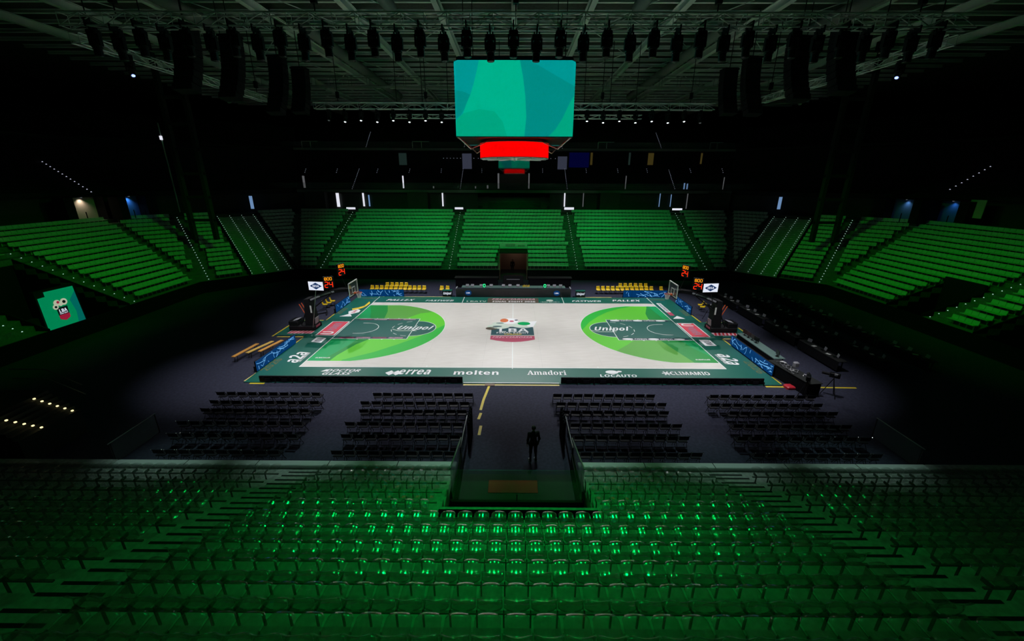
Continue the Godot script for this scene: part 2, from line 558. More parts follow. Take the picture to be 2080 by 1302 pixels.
func lamp_row(parent: Node, a: Vector3, b: Vector3, n: int, m: Material, r := 0.05) -> void:
	var s := begin()
	for k in n:
		# small pyramid lens of four faces
		var p := a.lerp(b, float(k) / maxf(n - 1, 1))
		var top := p + Vector3(0, r * 1.5, 0)
		var q := [p + Vector3(-r, 0, -r), p + Vector3(r, 0, -r), p + Vector3(r, 0, r), p + Vector3(-r, 0, r)]
		for j in 4:
			var side: Vector3 = (q[j] + q[(j + 1) % 4]) * 0.5 - p
			tri(s, top, q[j], q[(j + 1) % 4], (side + Vector3(0, r * 0.7, 0)).normalized())
	var o := part("step_lights", s.commit(), m, parent)
	o.set_meta("kind", "stuff")

func far_seat_mesh() -> ArrayMesh:
	return made(func(s):
		var tilt := Basis(Vector3.RIGHT, 0.2)
		box(s, Vector3(0, 0.57, 0.20), Vector3(0.475, 0.34, 0.05), tilt)
		box(s, Vector3(0, 0.42, 0.0), Vector3(0.475, 0.05, 0.42))
		box(s, Vector3(0, 0.20, 0.16), Vector3(0.06, 0.40, 0.06)))

func bowl() -> void:
	var labels := [
		["grandstand", "tiered side stand with the lit LED portal in its dark entrance", "stand"],
		["grandstand", "corner stand with four lit stair lines, beside the LED portal stand", "stand"],
		["grandstand", "long straight stand behind the scorers table with a central entrance", "stand"],
		["grandstand", "corner stand with four lit stair lines, beside the press tables", "stand"],
		["grandstand", "tiered side stand behind the dark press tables", "stand"]]
	# cut-outs: [segment, first row, last row, from u, to u]
	var cuts := [[0, 0, 9, 19.8, 26.2], [4, 0, 4, 7.5, 10.7], [4, 0, 6, 14.9, 20.0], [2, 0, 4, 24.9, 28.3], [1, 0, 14, 4.7, 9.75], [3, 0, 14, 0.15, 5.2]]
	# aisles without seats: [segment, from u, to u]
	var aisles := [[2, 2.2, 3.4], [2, 18.1, 19.3], [2, 33.9, 35.1], [2, 49.8, 51.0], [1, 0.2, 1.4], [3, 8.5, 9.7], [0, 26.3, 27.5], [0, 17.6, 18.8], [4, 10.8, 12.0]]
	var seat := far_seat_mesh()
	for i in 5:
		var g := thing(labels[i][0], labels[i][1], labels[i][2])
		var places := []
		for r in ROWS:
			var o0 := r * RUN
			var e := seg_ends(i, o0)
			var spans := [Vector2(e.x, e.y)]
			for c in cuts:
				if c[0] == i and r >= c[1] and r <= c[2]:
					var nxt := []
					for sp in spans:
						if sp.x < c[3]: nxt.append(Vector2(sp.x, minf(sp.y, c[3])))
						if sp.y > c[4]: nxt.append(Vector2(maxf(sp.x, c[4]), sp.y))
					spans = nxt
			for sp in spans:
				if sp.y - sp.x < 0.3: continue
				var y1 := BASE + r * RISE
				part("step", step_mesh(i, o0, o0 + RUN, sp.x, sp.y, y1 - 0.5, y1), M.shaded_step, g)
				var n := int((sp.y - sp.x - 0.3) / 0.5)
				for k in n:
					var u: float = sp.x + 0.4 + k * 0.5
					var skip := false
					for al in aisles:
						if al[0] == i and u > al[1] - 0.25 and u < al[2] + 0.25: skip = true
					if skip: continue
					var f := seg_frame(i)
					var out: Vector2 = f[2]
					places.append(Transform3D(Basis(Vector3.UP, atan2(out.x, out.y)), seg_at(i, u, o0 + 0.5, y1)))
		var mm := MultiMesh.new()
		mm.transform_format = MultiMesh.TRANSFORM_3D
		mm.mesh = seat
		mm.instance_count = places.size()
		for k in places.size(): mm.set_instance_transform(k, places[k])
		var mi := MultiMeshInstance3D.new()
		mi.name = numbered("seat_rows")
		mi.multimesh = mm
		mi.material_override = M.far_seat
		add_child(mi)
		tag(mi, ["rows of pale flip seats on the side stand around the LED portal", "rows of pale flip seats on the corner stand near the LED portal", "rows of pale flip seats on the stand behind the scorers table", "rows of pale flip seats on the corner stand near the press tables", "rows of pale flip seats on the side stand behind the press tables"][i], "seats", "", "stuff")
		# front barrier wall
		var wall := begin()
		var e0 := seg_ends(i, -0.1)
		var a := seg_at(i, e0.x, -0.1, 0)
		var b := seg_at(i, e0.y, -0.1, 0)
		for sp in ([[0.0, 0.468], [0.532, 1.0]] if i == 2 else [[0.0, 1.0]]):
			var p := a.lerp(b, sp[0])
			var q := a.lerp(b, sp[1])
			box(wall, (p + q) * 0.5 + Vector3(0, 0.58, 0), Vector3((q - p).length(), 1.24, 0.12), Basis(Vector3.UP, atan2(-(b - a).z, (b - a).x)))
		part("front_wall", wall.commit(), M.black_cloth, g)
		# step lights
		if i == 2:
			for u in [2.8, 18.7, 34.5, 50.4]:
				lamp_row(g, seg_at(i, u, 0.2, BASE + 0.12), seg_at(i, u, 12.6, BASE + 14 * RISE + 0.25), 24, M.step_lamp, 0.034)
			lamp_row(g, seg_at(i, 26.6, 11.3, 6.5), seg_at(i, 26.6, 12.7, 7.1), 3, M.step_lamp, 0.032)
		if i == 1 or i == 3:
			var u0: float = 4.7 if i == 1 else 0.15
			for k in 30:
				part("stair_tread", step_mesh(i, k * RUN / 2, (k + 1) * RUN / 2, u0 + 0.12, u0 + 4.9, BASE + (k - 1) * RISE / 2 - 0.25, BASE + (k - 1) * RISE / 2 + 0.02), M.stand, g)
			for d in [0.0, 4.95]:
				part("stair_wall", made(func(s):
					var p := [seg_at(i, u0 + d, -0.1, 0), seg_at(i, u0 + d, 13.0, 0)]
					var dir := (seg_at(i, 1, 0, 0) - seg_at(i, 0, 0, 0)) * 0.12
					var q := [p[0] + Vector3(0, BASE + 0.35, 0), p[1] + Vector3(0, BASE + 6.3, 0)]
					quad(s, p[0], p[1], q[1], q[0])
					quad(s, p[0] + dir, p[1] + dir, q[1] + dir, q[0] + dir)
					quad(s, q[0], q[1], q[1] + dir, q[0] + dir, Vector3.UP)), M.black, g)
			for d in [0.35, 1.75, 3.15, 4.55]:
				lamp_row(g, seg_at(i, u0 + d, 0.1, BASE - 0.1), seg_at(i, u0 + d, 12.8, BASE + 14.4 * RISE), 30, M.step_lamp, 0.03)
			var ul: float = 0.8 if i == 1 else 9.1
			lamp_row(g, seg_at(i, ul, 0.2, BASE + 0.12), seg_at(i, ul, 12.6, BASE + 14 * RISE + 0.25), 26, M.step_lamp, 0.036)
		if i == 0:
			lamp_row(g, seg_at(i, 26.9, 0.0, BASE + 0.15), seg_at(i, 26.9, 9.4, BASE + 10.8 * RISE), 13, M.step_lamp, 0.032)
			lamp_row(g, seg_at(i, 18.2, 0.0, BASE + 0.5), seg_at(i, 18.2, 4.0, BASE + 5 * RISE), 8, M.step_lamp, 0.035)
			for u in [19.72, 26.26]:
				entrance_wall(g, i, u, 10)
			part("entrance_back", made(func(s): box(s, Vector3(-42.5, 2.6, 1.0), Vector3(0.2, 5.2, 6.6))), M.black, g)
		if i == 4:
			lamp_row(g, seg_at(i, 11.4, 0.0, BASE + 0.15), seg_at(i, 11.4, 7.4, BASE + 8.5 * RISE), 13, M.step_lamp, 0.032)
			for a2 in [[7.44, 5], [10.74, 5], [14.84, 7], [20.04, 7]]:
				entrance_wall(g, i, a2[0], a2[1])
			part("entrance_back", made(func(s): box(s, Vector3(33.6 + 4.4, 1.9, -11 + 9.1), Vector3(0.2, 3.8, 3.3))), M.black, g)
			part("entrance_back", made(func(s): box(s, Vector3(33.6 + 6.2, 2.4, -11 + 17.4), Vector3(0.2, 4.8, 5.2))), M.brown_wall, g)
		# walkway behind the last row
		part("walkway", step_mesh(i, ROWS * RUN, 18.0, -100, 100, 6.6, 7.2), M.upper, g)
	far_entrance()

func entrance_wall(g: Node, i: int, u: float, rows: int) -> void:
	part("entrance_wall", made(func(s):
		var top: float = BASE + rows * RISE
		var a := seg_at(i, u, -0.1, F)
		var b := seg_at(i, u, rows * RUN, F)
		var d := (seg_at(i, 1, 0, 0) - seg_at(i, 0, 0, 0)) * 0.05
		for k in [-1.0, 1.0]:
			quad(s, a + d * k, b + d * k, b + d * k + Vector3(0, top - F, 0), a + d * k + Vector3(0, BASE + 0.2, 0))
		quad(s, a - d + Vector3(0, BASE + 0.2, 0), a + d + Vector3(0, BASE + 0.2, 0), b + d + Vector3(0, top - F, 0), b - d + Vector3(0, top - F, 0), Vector3.UP)), M.black, g)

func far_entrance() -> void:
	var t := thing("entrance_portal", "dim brown walled entrance under a pale sign panel in the stand behind the scorers table", "entrance", Vector3(0, 0, -18))
	for sx in [-1.0, 1.0]:
		part("side_wall", made(func(s): box(s, Vector3(sx * 1.74, 1.6, -2.3), Vector3(0.16, 3.3, 4.4))), M.brown_wall, t)
	part("back_wall", made(func(s): box(s, Vector3(0, 1.7, -4.45), Vector3(3.5, 3.5, 0.12))), M.brown_wall, t)
	part("lintel", made(func(s): box(s, Vector3(0, 3.25, -2.3), Vector3(3.5, 0.14, 4.4))), M.dark, t)
	part("sign_panel", made(func(s): soft_box(s, Vector3(0, 3.9, -2.0), Vector3(3.5, 0.8, 0.1), 0.02)), M.ledge, t)
	part("sign_stripe", made(func(s): box(s, Vector3(-0.4, 3.92, -1.93), Vector3(1.2, 0.32, 0.02)); box(s, Vector3(1.0, 3.86, -1.93), Vector3(0.9, 0.22, 0.02))), M.stand, t)
	part("ceiling_lamp", made(func(s): box(s, Vector3(0, 3.15, -3.0), Vector3(0.9, 0.04, 0.12))), M.lamp_dim, t)
	var l := OmniLight3D.new()
	l.name = "entrance_light"
	l.light_color = Color(1.0, 0.86, 0.76)
	l.light_energy = 0.22
	l.light_size = 0.1
	l.omni_range = 30.0
	l.omni_attenuation = 2.0
	l.shadow_enabled = true
	add_child(l)
	l.position = Vector3(0.3, 3.02, -21.0)

# ------------------------------------------------------------------ near stand
func row_z(k: int) -> float: return 23.433 + 0.884 * k
func row_y(k: int) -> float: return 3.128 + 0.414 * k + 0.005 * k * k - 0.55

func shell(w0: float, w1: float, h: float, bow: float, lip: float, thick: float) -> ArrayMesh:
	# curved plastic shell standing in x and y, hollow towards -z, with a rolled top edge and rounded corners
	var nx := 8
	var ny := 6
	var rows := []
	for side in [0, 1]:
		var rr := []
		for j in ny + 1:
			var v := float(j) / ny
			var row := []
			for i in nx + 1:
				var u := float(i) / nx * 2.0 - 1.0
				var w := lerpf(w0, w1, v) * 0.5
				var corner := maxf(0.0, absf(u) - 0.7) / 0.3
				var y := v * h - corner * corner * 0.05 * (1.0 if v > 0.5 else -1.0) * absf(v - 0.5) * 2.0
				var z := bow * (1.0 - u * u) + lip * maxf(0.0, v - 0.7) * maxf(0.0, v - 0.7) * 11.0 - 0.02 * sin(v * PI)
				row.append(Vector3(u * w, y, z - (thick if side == 1 else 0.0)))
			rr.append(row)
		rows.append(rr)
	var all := begin()
	var q := func(a: Vector3, b: Vector3, c: Vector3, d: Vector3): 
		all.add_vertex(a); all.add_vertex(b); all.add_vertex(c); all.add_vertex(a); all.add_vertex(c); all.add_vertex(d)
	all.set_smooth_group(0)
	for j in ny:
		for i in nx:
			q.call(rows[0][j][i], rows[0][j][i + 1], rows[0][j + 1][i + 1], rows[0][j + 1][i])
			if thick > 0.0: q.call(rows[1][j][i], rows[1][j + 1][i], rows[1][j + 1][i + 1], rows[1][j][i + 1])
	for i in (nx if thick > 0.0 else 0):
		q.call(rows[0][0][i], rows[1][0][i], rows[1][0][i + 1], rows[0][0][i + 1])
		q.call(rows[0][ny][i], rows[0][ny][i + 1], rows[1][ny][i + 1], rows[1][ny][i])
	for j in (ny if thick > 0.0 else 0):
		q.call(rows[0][j][0], rows[0][j + 1][0], rows[1][j + 1][0], rows[1][j][0])
		q.call(rows[0][j][nx], rows[1][j][nx], rows[1][j + 1][nx], rows[0][j + 1][nx])
	all.index()
	all.generate_normals()
	return all.commit()

func near_stand() -> void:
	var g := thing("grandstand", "near stand of clear seats with two stair aisles around the glass sided tunnel", "stand")
	var ranks := ["first row beside tunnel", "second row beside tunnel", "third row beside tunnel", "fourth row beside tunnel", "fifth row beside tunnel", "first full row above tunnel landing", "second full row above tunnel landing", "third full row above tunnel landing", "fourth full row above tunnel landing", "fifth full row above tunnel landing", "sixth full row above tunnel landing", "seventh full row above tunnel landing"]
	for k in range(-5, 10):
		var z := row_z(k)
		var y := row_y(k)
		for sp in ([[-26.0, -2.2], [2.68, 26.0]] if k < -1 else [[-26.0, 26.0]]):
			part("step", made(func(s): box(s, Vector3((sp[0] + sp[1]) / 2, y - 0.3, z - (0.1 if k == -5 else 0.0)), Vector3(sp[1] - sp[0], 0.6, 1.084 if k == -5 else 0.884))), M.stand, g)
		for sp in ([[-26.0, -8.9], [-7.5, -2.3], [2.8, 7.8], [9.2, 26.0]] if k < 0 else [[-26.0, -8.9], [-7.5, 7.8], [9.2, 26.0]]):
			part("seat_rail", made(func(s): box(s, Vector3((sp[0] + sp[1]) / 2, y + 0.36, z + 0.12), Vector3(sp[1] - sp[0], 0.035, 0.05))), M.rail, g)
		for a in [[-8.85, -7.55], [7.86, 9.15]]:
			part("aisle_step", made(func(s):
				soft_box(s, Vector3((a[0] + a[1]) / 2, y + 0.11, z + 0.24), Vector3(a[1] - a[0], 0.22, 0.42), 0.015)), M.stand, g)
			for e in [[y + 0.221, z + 0.05], [y + 0.001, z - 0.42]]:
				part("nosing_strip", made(func(s): box(s, Vector3((a[0] + a[1]) / 2, e[0], e[1]), Vector3(a[1] - a[0], 0.006, 0.075))), M.black, g)
	# front ledge; white light on its middle is put into a paler colour
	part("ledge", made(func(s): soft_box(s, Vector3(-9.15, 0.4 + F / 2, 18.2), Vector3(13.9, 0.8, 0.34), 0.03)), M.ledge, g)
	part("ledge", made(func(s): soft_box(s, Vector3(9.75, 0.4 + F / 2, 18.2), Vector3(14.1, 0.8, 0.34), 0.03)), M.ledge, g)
	for sp in [[-26.0, -16.12], [16.82, 26.0]]:
		part("ledge", made(func(s): soft_box(s, Vector3((sp[0] + sp[1]) / 2, 0.4 + F / 2, 18.2), Vector3(sp[1] - sp[0], 0.8, 0.34), 0.03)), M.stand, g)
	for x in [-13.2, -10.3, -7.4, -4.6, 5.4, 8.2, 11.1, 14.0]:
		part("ledge_joint", made(func(s): box(s, Vector3(x, 0.776, 18.2), Vector3(0.03, 0.01, 0.33))), M.dark, g)
	# seats
	var back := shell(0.445, 0.42, 0.40, 0.05, 0.05, 0.014)
	var pan := shell(0.43, 0.41, 0.42, 0.05, -0.03, 0.014)
	var bracket := made(func(s):
		box(s, Vector3(-0.225, 0.39, 0.03), Vector3(0.022, 0.10, 0.20))
		box(s, Vector3(-0.225, 0.18, 0.12), Vector3(0.03, 0.36, 0.04)))
	var backxf := Transform3D(Basis(Vector3.RIGHT, 0.16), Vector3(0, 0.42, 0.10))
	var panxf := Transform3D(Basis(Vector3.RIGHT, -1.56), Vector3(0, 0.44, 0.06))
	var list := []
	for k in range(-5, 7):
		for blk in [[-26.0, -8.95, 0], [-7.5, 7.8, 1], [9.25, 26.0, 2]]:
			var n := int((blk[1] - blk[0]) / PITCH)
			var pad: float = (blk[1] - blk[0] - n * PITCH) / 2
			for i in n:
				var x: float = blk[0] + pad + (i + 0.5) * PITCH
				if blk[2] == 0: x = blk[1] - pad - (i + 0.5) * PITCH
				if k < 0 and x > -2.35 and x < 2.9: continue
				var p := Vector3(x, row_y(k), row_z(k))
				var local := p + Vector3(0, 0.6, 0) - Vector3(0.071, 11.68, 32.16)
				var depth := local.y * -0.3223 - local.z * 0.9466
				var ux := absf(local.x) / depth
				if ux > 1.30: continue
				var vy := (local.y * 0.9466 - local.z * 0.3223) / depth
				if vy < -0.86: continue
				list.append([depth, p, k, blk[2], i])
	list.sort_custom(func(a, b): return a[0] < b[0])
	var proto: Node3D = null
	var rest := []
	for it in list:
		if meshes.get("seat_count", 0) < 300:
			meshes["seat_count"] = meshes.get("seat_count", 0) + 1
			var o: Node3D
			if proto == null:
				o = thing("stadium_seat", "", "seat", it[1], 0.0, "clear seats of the near stand")
				part("backrest", back, M.clear_seat, o, backxf)
				part("seat_pan", pan, M.clear_seat, o, panxf)
				part("bracket", bracket, M.rail, o)
				proto = o
			else:
				o = proto.duplicate()
				o.name = numbered("stadium_seat")
				add_child(o)
				o.position = it[1]
			o.set_meta("label", "clear seat, %s, %s %s" % [ranks[it[2] + 5], nth(it[4]), ["out from the bench side aisle", "from the bench side aisle, centre block", "out from the press side aisle"][it[3]]])
			o.rotation.y = rng.randf_range(-0.02, 0.02)
		else:
			rest.append(it[1])
	var one := begin()
	one.append_from(shell(0.445, 0.42, 0.40, 0.05, 0.05, 0.0), 0, backxf)
	one.append_from(shell(0.43, 0.41, 0.42, 0.05, -0.03, 0.0), 0, panxf)
	var mesh := one.commit()
	for a in [["seat_rows", mesh, M.clear_seat, "many clear plastic seats filling the front rows of the near stand"], ["seat_brackets", bracket, M.rail, "dark brackets under the front rows of clear seats"]]:
		var mm := MultiMesh.new()
		mm.transform_format = MultiMesh.TRANSFORM_3D
		mm.mesh = a[1]
		mm.instance_count = rest.size()
		for i in rest.size(): mm.set_instance_transform(i, Transform3D(Basis.IDENTITY, rest[i]))
		var mi := MultiMeshInstance3D.new()
		mi.name = numbered(a[0])
		mi.multimesh = mm
		mi.material_override = a[2]
		add_child(mi)
		tag(mi, a[3], "seats", "", "stuff")
	# side rails of the stand's front and the warm lit stair
	for a in [[-17.15, "by the warm lit stair"], [17.44, "by the press tables"]]:
		var t := thing("glass_barrier", "low glass barrier with a thin steel handrail on the floor " + a[1], "barrier", Vector3(a[0], F, 16.1))
		part("pane", made(func(s): box(s, Vector3(0, 0.52, 0), Vector3(0.02, 0.94, 2.4))), M.glass, t)
		part("handrail", made(func(s): tube(s, Vector3(0, 1.02, -1.2), Vector3(0, 1.02, 1.25), 0.022, 8)), M.steel, t)
		for d in [-1.15, 1.15]:
			part("post", made(func(s): tube(s, Vector3(0, 0, d), Vector3(0, 1.02, d), 0.02, 6)), M.chair_frame, t)
	var w := thing("lit_stair", "black side stair edged with two rows of warm step lamps", "stairs", Vector3(-21.3, F, 16.2))
	for i in 6:
		part("tread", made(func(s): box(s, Vector3(-0.55 + i * 0.21, 1.05 - i * 0.085, 0), Vector3(0.21, 2.1 - i * 0.17, 2.6))), M.upper, w)
		part("step_lamp", made(func(s): box(s, Vector3(-0.5 + i * 0.21, 2.18 - i * 0.17, -0.62 - i * 0.08), Vector3(0.07, 0.05, 0.07))), M.step_lamp_warm, w)
		part("step_lamp", made(func(s): box(s, Vector3(-0.25 + i * 0.17, 2.18 - i * 0.17, 1.02 - i * 0.13), Vector3(0.07, 0.05, 0.07))), M.step_lamp_warm, w)
	part("stair_rail", made(func(s): path_tube(s, [Vector3(-2.4, 3.2, -1.6), Vector3(-0.7, 3.2, -1.6), Vector3(0.8, 2.4, -1.6)], 0.025); path_tube(s, [Vector3(-2.4, 2.7, -1.6), Vector3(-0.7, 2.7, -1.6), Vector3(0.8, 1.9, -1.6)], 0.02)), M.steel, w)
	part("stair_platform", made(func(s): box(s, Vector3(-2.0, 1.1, 0), Vector3(2.6, 2.2, 2.8))), M.upper, w)

func tunnel() -> void:
	var t := thing("tunnel", "glass sided players tunnel cut through the front rows of the near stand", "tunnel")
	for a in [[-2.12, 1.0], [2.56, -1.0]]:
		var x: float = a[0]
		part("side_wall", made(func(s):
			box(s, Vector3(x, 0.38, 18.9), Vector3(0.12, 0.84, 2.7))), M.black, t)
		var g1 := part("glass_pane", made(func(s):
			quad(s, Vector3(x, F, 14.95), Vector3(x, F, 17.6), Vector3(x, 1.1, 17.6), Vector3(x, 1.06, 14.95))
			quad(s, Vector3(x + 0.02, F, 14.95), Vector3(x + 0.02, F, 17.6), Vector3(x + 0.02, 1.1, 17.6), Vector3(x + 0.02, 1.06, 14.95))), M.glass, t)
		part("handrail", made(func(s): tube(s, Vector3(x, 1.08, 14.95), Vector3(x, 1.14, 17.6), 0.025, 8)), M.steel, g1)
		var g2 := part("glass_pane", made(func(s):
			quad(s, Vector3(x, 0.78, 17.3), Vector3(x, 0.78, 20.2), Vector3(x, 2.12, 20.2), Vector3(x, 1.38, 17.3))
			quad(s, Vector3(x + 0.02, 0.78, 17.3), Vector3(x + 0.02, 0.78, 20.2), Vector3(x + 0.02, 2.12, 20.2), Vector3(x + 0.02, 1.38, 17.3))), M.glass, t)
		part("handrail", made(func(s): tube(s, Vector3(x, 1.40, 17.3), Vector3(x, 2.14, 20.2), 0.028, 8)), M.steel, g2)
		for z in [15.0, 17.55, 20.15]:
			part("post", made(func(s): box(s, Vector3(x, 0.55, z), Vector3(0.05, 1.18, 0.05))), M.black, t)
		# folded black curtain inside the wall
		part("curtain", made(func(s):
			for i in 12:
				box(s, Vector3(x + a[1] * (0.16 + 0.05 * (i % 2)), 0.72, 14.9 + i * 0.12), Vector3(0.08, 1.5, 0.10))), M.black_cloth, t)
	var e := part("glass_pane", made(func(s): box(s, Vector3(0.22, 1.45, 20.24), Vector3(4.66, 1.34, 0.02))), M.glass, t)
	part("base_rail", made(func(s): box(s, Vector3(0.22, 0.76, 20.26), Vector3(4.72, 0.10, 0.10)); box(s, Vector3(0.22, 0.60, 20.26), Vector3(4.72, 0.10, 0.06))), M.black, e)
	part("post", made(func(s): box(s, Vector3(0.22, 0.95, 20.26), Vector3(0.03, 0.3, 0.03))), M.black, e)
	part("ceiling_edge", made(func(s): box(s, Vector3(0.22, 0.45, 20.9), Vector3(4.9, 0.3, 1.2))), M.stand, t)
	part("landing", made(func(s): box(s, Vector3(0.24, row_y(-1) - 0.06, row_z(-1) - 0.05), Vector3(4.86, 0.12, 0.98))), M.stand, t)
	tag(part("door_mat", made(func(s): soft_box(s, Vector3(0.08, F + 0.012, 18.55), Vector3(1.98, 0.02, 0.72), 0.005)), M.red_mat), "red door mat on the tunnel floor", "mat")
	part("tunnel_floor", made(func(s): box(s, Vector3(0.22, F + 0.003, 19.4), Vector3(4.5, 0.004, 3.2))), M.upper, t)

# ------------------------------------------------------------------ upper levels
func upper_tiers() -> void:
	for i in 5:
		var side: String = ["over the LED portal stand", "over the corner stand near the LED portal", "over the stand behind the scorers table", "over the corner stand near the press tables", "over the side stand behind the press tables"][i]
		var g := thing("balcony", "unlit black upper balcony tiers " + side, "balcony")
		var w := part("concourse_wall", step_mesh(i, 16.2, 16.5, -100, 100, 7.2, 9.9), M.upper, g)
		part("balcony_front", step_mesh(i, 15.6, 16.0, -100, 100, 9.8, 10.2), M.duct if i == 2 else M.dark, g)
		for r in 8:
			part("step", step_mesh(i, 16.0 + r * 0.87, 16.87 + r * 0.87, -100, 100, 9.6 + r * 0.39, 10.0 + r * 0.39), M.dark, g)
		part("lounge_wall", step_mesh(i, 22.96, 23.3, -100, 100, 12.6, 16.2), M.black, g)
		part("balcony_front", step_mesh(i, 21.0, 21.3, -100, 100, 16.1, 16.45), M.duct if i == 2 else M.dark, g)
		part("balcony_floor", step_mesh(i, 21.3, 24.0, -100, 100, 16.1, 16.4), M.dark, g)
		for r in 9:
			part("step", step_mesh(i, 22.4 + r * 0.9, 23.3 + r * 0.9, -100, 100, 16.3 + r * 0.45, 16.75 + r * 0.45), M.dark, g)
		if i == 2:
			for a in LINES2: lamp_row(g, Vector3(a[0], a[1], a[2]), Vector3(a[3], a[4], a[5]), a[6], M.step_lamp_white, 0.034)
			for a in [[-11.6, -8.8], [-6.6, -3.0], [3.0, 6.8]]: lamp_row(g, Vector3(a[0], 15.0, -40.75), Vector3(a[1], 15.0, -40.75), 6, M.step_lamp_white, 0.04)
			# lift towers of the concourse
			for x in [-30.0, -14.5, 14.5, 31.0]:
				part("concourse_pier", made(func(s): box(s, Vector3(x, 8.5, -33.4), Vector3(3.0, 2.7, 1.6))), M.upper, g)
			part("balcony_glass", made(func(s): box(s, Vector3(0, 10.75, -33.5), Vector3(74, 0.9, 0.02))), M.glass, g)
			part("balcony_glass", made(func(s): box(s, Vector3(0, 16.95, -39.0), Vector3(74, 0.8, 0.02))), M.glass, g)
		if i == 0: lamp_row(g, Vector3(-63.16, 16.57, -22.87), Vector3(-48.94, 10.17, -17.67), 24, M.step_lamp_white, 0.055)
		if i == 4: lamp_row(g, Vector3(50.32, 10.79, -18.08), Vector3(60.82, 15.52, -21.45), 14, M.step_lamp_white, 0.055)
	# slim lit door jambs, windows and lamps of the levels behind the far stand
	for a in WINDOWS:
		var c := Vector3((a[0] + a[1]) / 2, (a[2] + a[3]) / 2, a[4])
		var e := Vector3(maxf(a[1] - a[0], 0.12), a[3] - a[2], 0.08)
		var t := thing(a[6], a[7], a[8], c, 0.0, a[9])
		part("glowing_face_light", made(func(s): box(s, Vector3.ZERO, e)), M[a[5]], t)
		part("surround", made(func(s):
			box(s, Vector3(0, e.y / 2 + 0.04, 0.02), Vector3(e.x + 0.16, 0.08, 0.14))
			box(s, Vector3(e.x / 2 + 0.04, 0, 0.02), Vector3(0.08, e.y, 0.14))
			box(s, Vector3(-e.x / 2 - 0.04, 0, 0.02), Vector3(0.08, e.y, 0.14))), M.upper, t)
	# gate frames on the top balcony
	for a in [[-34.26, -31.67], [-16.39, -13.67], [13.52, 16.06], [31.5, 33.6]]:
		var t := thing("gate_frame", "pale metal gate frame standing on the topmost balcony", "gate", Vector3((a[0] + a[1]) / 2, 16.4, -39.9), 0.0, "gate frames of the top balcony")
		var w: float = a[1] - a[0]
		part("upright", made(func(s): box(s, Vector3(-w / 2, 0.5, 0), Vector3(0.10, 1.0, 0.10))), M.truss, t)
		part("upright", made(func(s): box(s, Vector3(0.1, 0.5, 0), Vector3(0.10, 1.0, 0.10))), M.truss, t)
		part("crossbar", made(func(s): box(s, Vector3(0, 1.05, 0), Vector3(w, 0.10, 0.10))), M.truss, t)
	# mirror glass boxes: they reflect the stand and the cube
	var v := thing("glass_box", "mirror glass hospitality box over the centre of the stand behind the scorers table", "box", Vector3(0, 8.75, -31.9))
	part("pane", made(func(s): box(s, Vector3(0, 0, 0), Vector3(10.7, 2.2, 0.1))), M.mirror_glass, v)
	part("sill", made(func(s): box(s, Vector3(0, -1.2, 0.05), Vector3(10.9, 0.16, 0.5))), M.dark, v)
	var u := thing("glass_box", "mirror glass booth above the centre balcony reflecting the video cube", "box", Vector3(0, 13.4, -37.0))
	part("pane", made(func(s): box(s, Vector3(0, 0.4, 0), Vector3(4.9, 2.6, 0.1))), M.mirror_glass, u)
	part("lower_pane", made(func(s): box(s, Vector3(0, -2.0, 1.0), Vector3(4.7, 2.2, 0.08))), M.black_gloss, u)
	for sx in [-1.0, 1.0]:
		part("jamb", made(func(s): box(s, Vector3(sx * 2.42, -2.0, 1.05), Vector3(0.14, 2.3, 0.14))), M.truss, u)
	# side concourse doorways: niches with a lamp inside
	for a in [[-48.0, -15.0, 3.4, "beige_wall", Color(1.0, 0.92, 0.84), 1.6, "doorway into a beige lit room on the concourse above the LED portal stand"],
			[-46.0, -18.7, 2.7, "blue_wall", Color(0.55, 0.78, 1.0), 1.6, "doorway with a blue lit wall on the concourse above the LED portal stand"],
			[46.0, -18.0, 3.6, "blue_wall", Color(0.9, 0.95, 1.0), 0.5, "doorway with a grey blue lit wall on the concourse above the press tables"],
			[48.0, -14.6, 3.0, "blue_wall", Color(0.5, 0.75, 1.0), 0.4, "doorway with a dim blue lit wall on the concourse above the press tables"]]:
		var sx := signf(a[0])
		var t := thing("doorway", a[6], "doorway", Vector3(a[0], 7.2, a[1]))
		var w: float = a[2]
		part("room_wall", made(func(s): box(s, Vector3(0, 1.25, 0), Vector3(0.1, 2.5, w))), M[a[3]], t)
		part("room_side", made(func(s): box(s, Vector3(-sx * 0.55, 1.25, -w / 2), Vector3(1.2, 2.5, 0.1)); box(s, Vector3(-sx * 0.55, 1.25, w / 2 + 0.5), Vector3(1.2, 2.5, 1.0))), M.black, t)
		part("room_ceiling", made(func(s): box(s, Vector3(-sx * 0.55, 2.55, 0), Vector3(1.2, 0.1, w))), M.black, t)
		part("downlight", made(func(s): tube(s, Vector3(-sx * 0.35, 2.46, 0), Vector3(-sx * 0.35, 2.5, 0), 0.09, 10)), M.lamp_white, t)
		part("guard_post", made(func(s): box(s, Vector3(-sx * 1.3, 0.5, -0.6), Vector3(0.06, 1.0, 0.06)); box(s, Vector3(-sx * 1.3, 0.5, 0.9), Vector3(0.06, 1.0, 0.06))), M.black, t)
		spot("doorway_light", Vector3(a[0] - sx * 0.35, 9.62, a[1]), Vector3(a[0] - sx * 0.12, 7.2, a[1]), a[4], a[5], 62.0, 1.0, 0.05)
	tag(part("advert_banner", made(func(s): box(s, Vector3(47.6, 8.6, -26.4), Vector3(0.06, 2.3, 1.7))), M.screen_blue), "blue poster strip with its glow painted in on the concourse above the press tables", "screen")  # poster strip, its brightness put in as a glowing colour
	tag(part("poster", made(func(s): box(s, Vector3(47.6, 9.0, -12.0), Vector3(0.06, 1.8, 1.5))), M.beige_wall), "pale portrait poster on the concourse wall above the press tables", "poster")
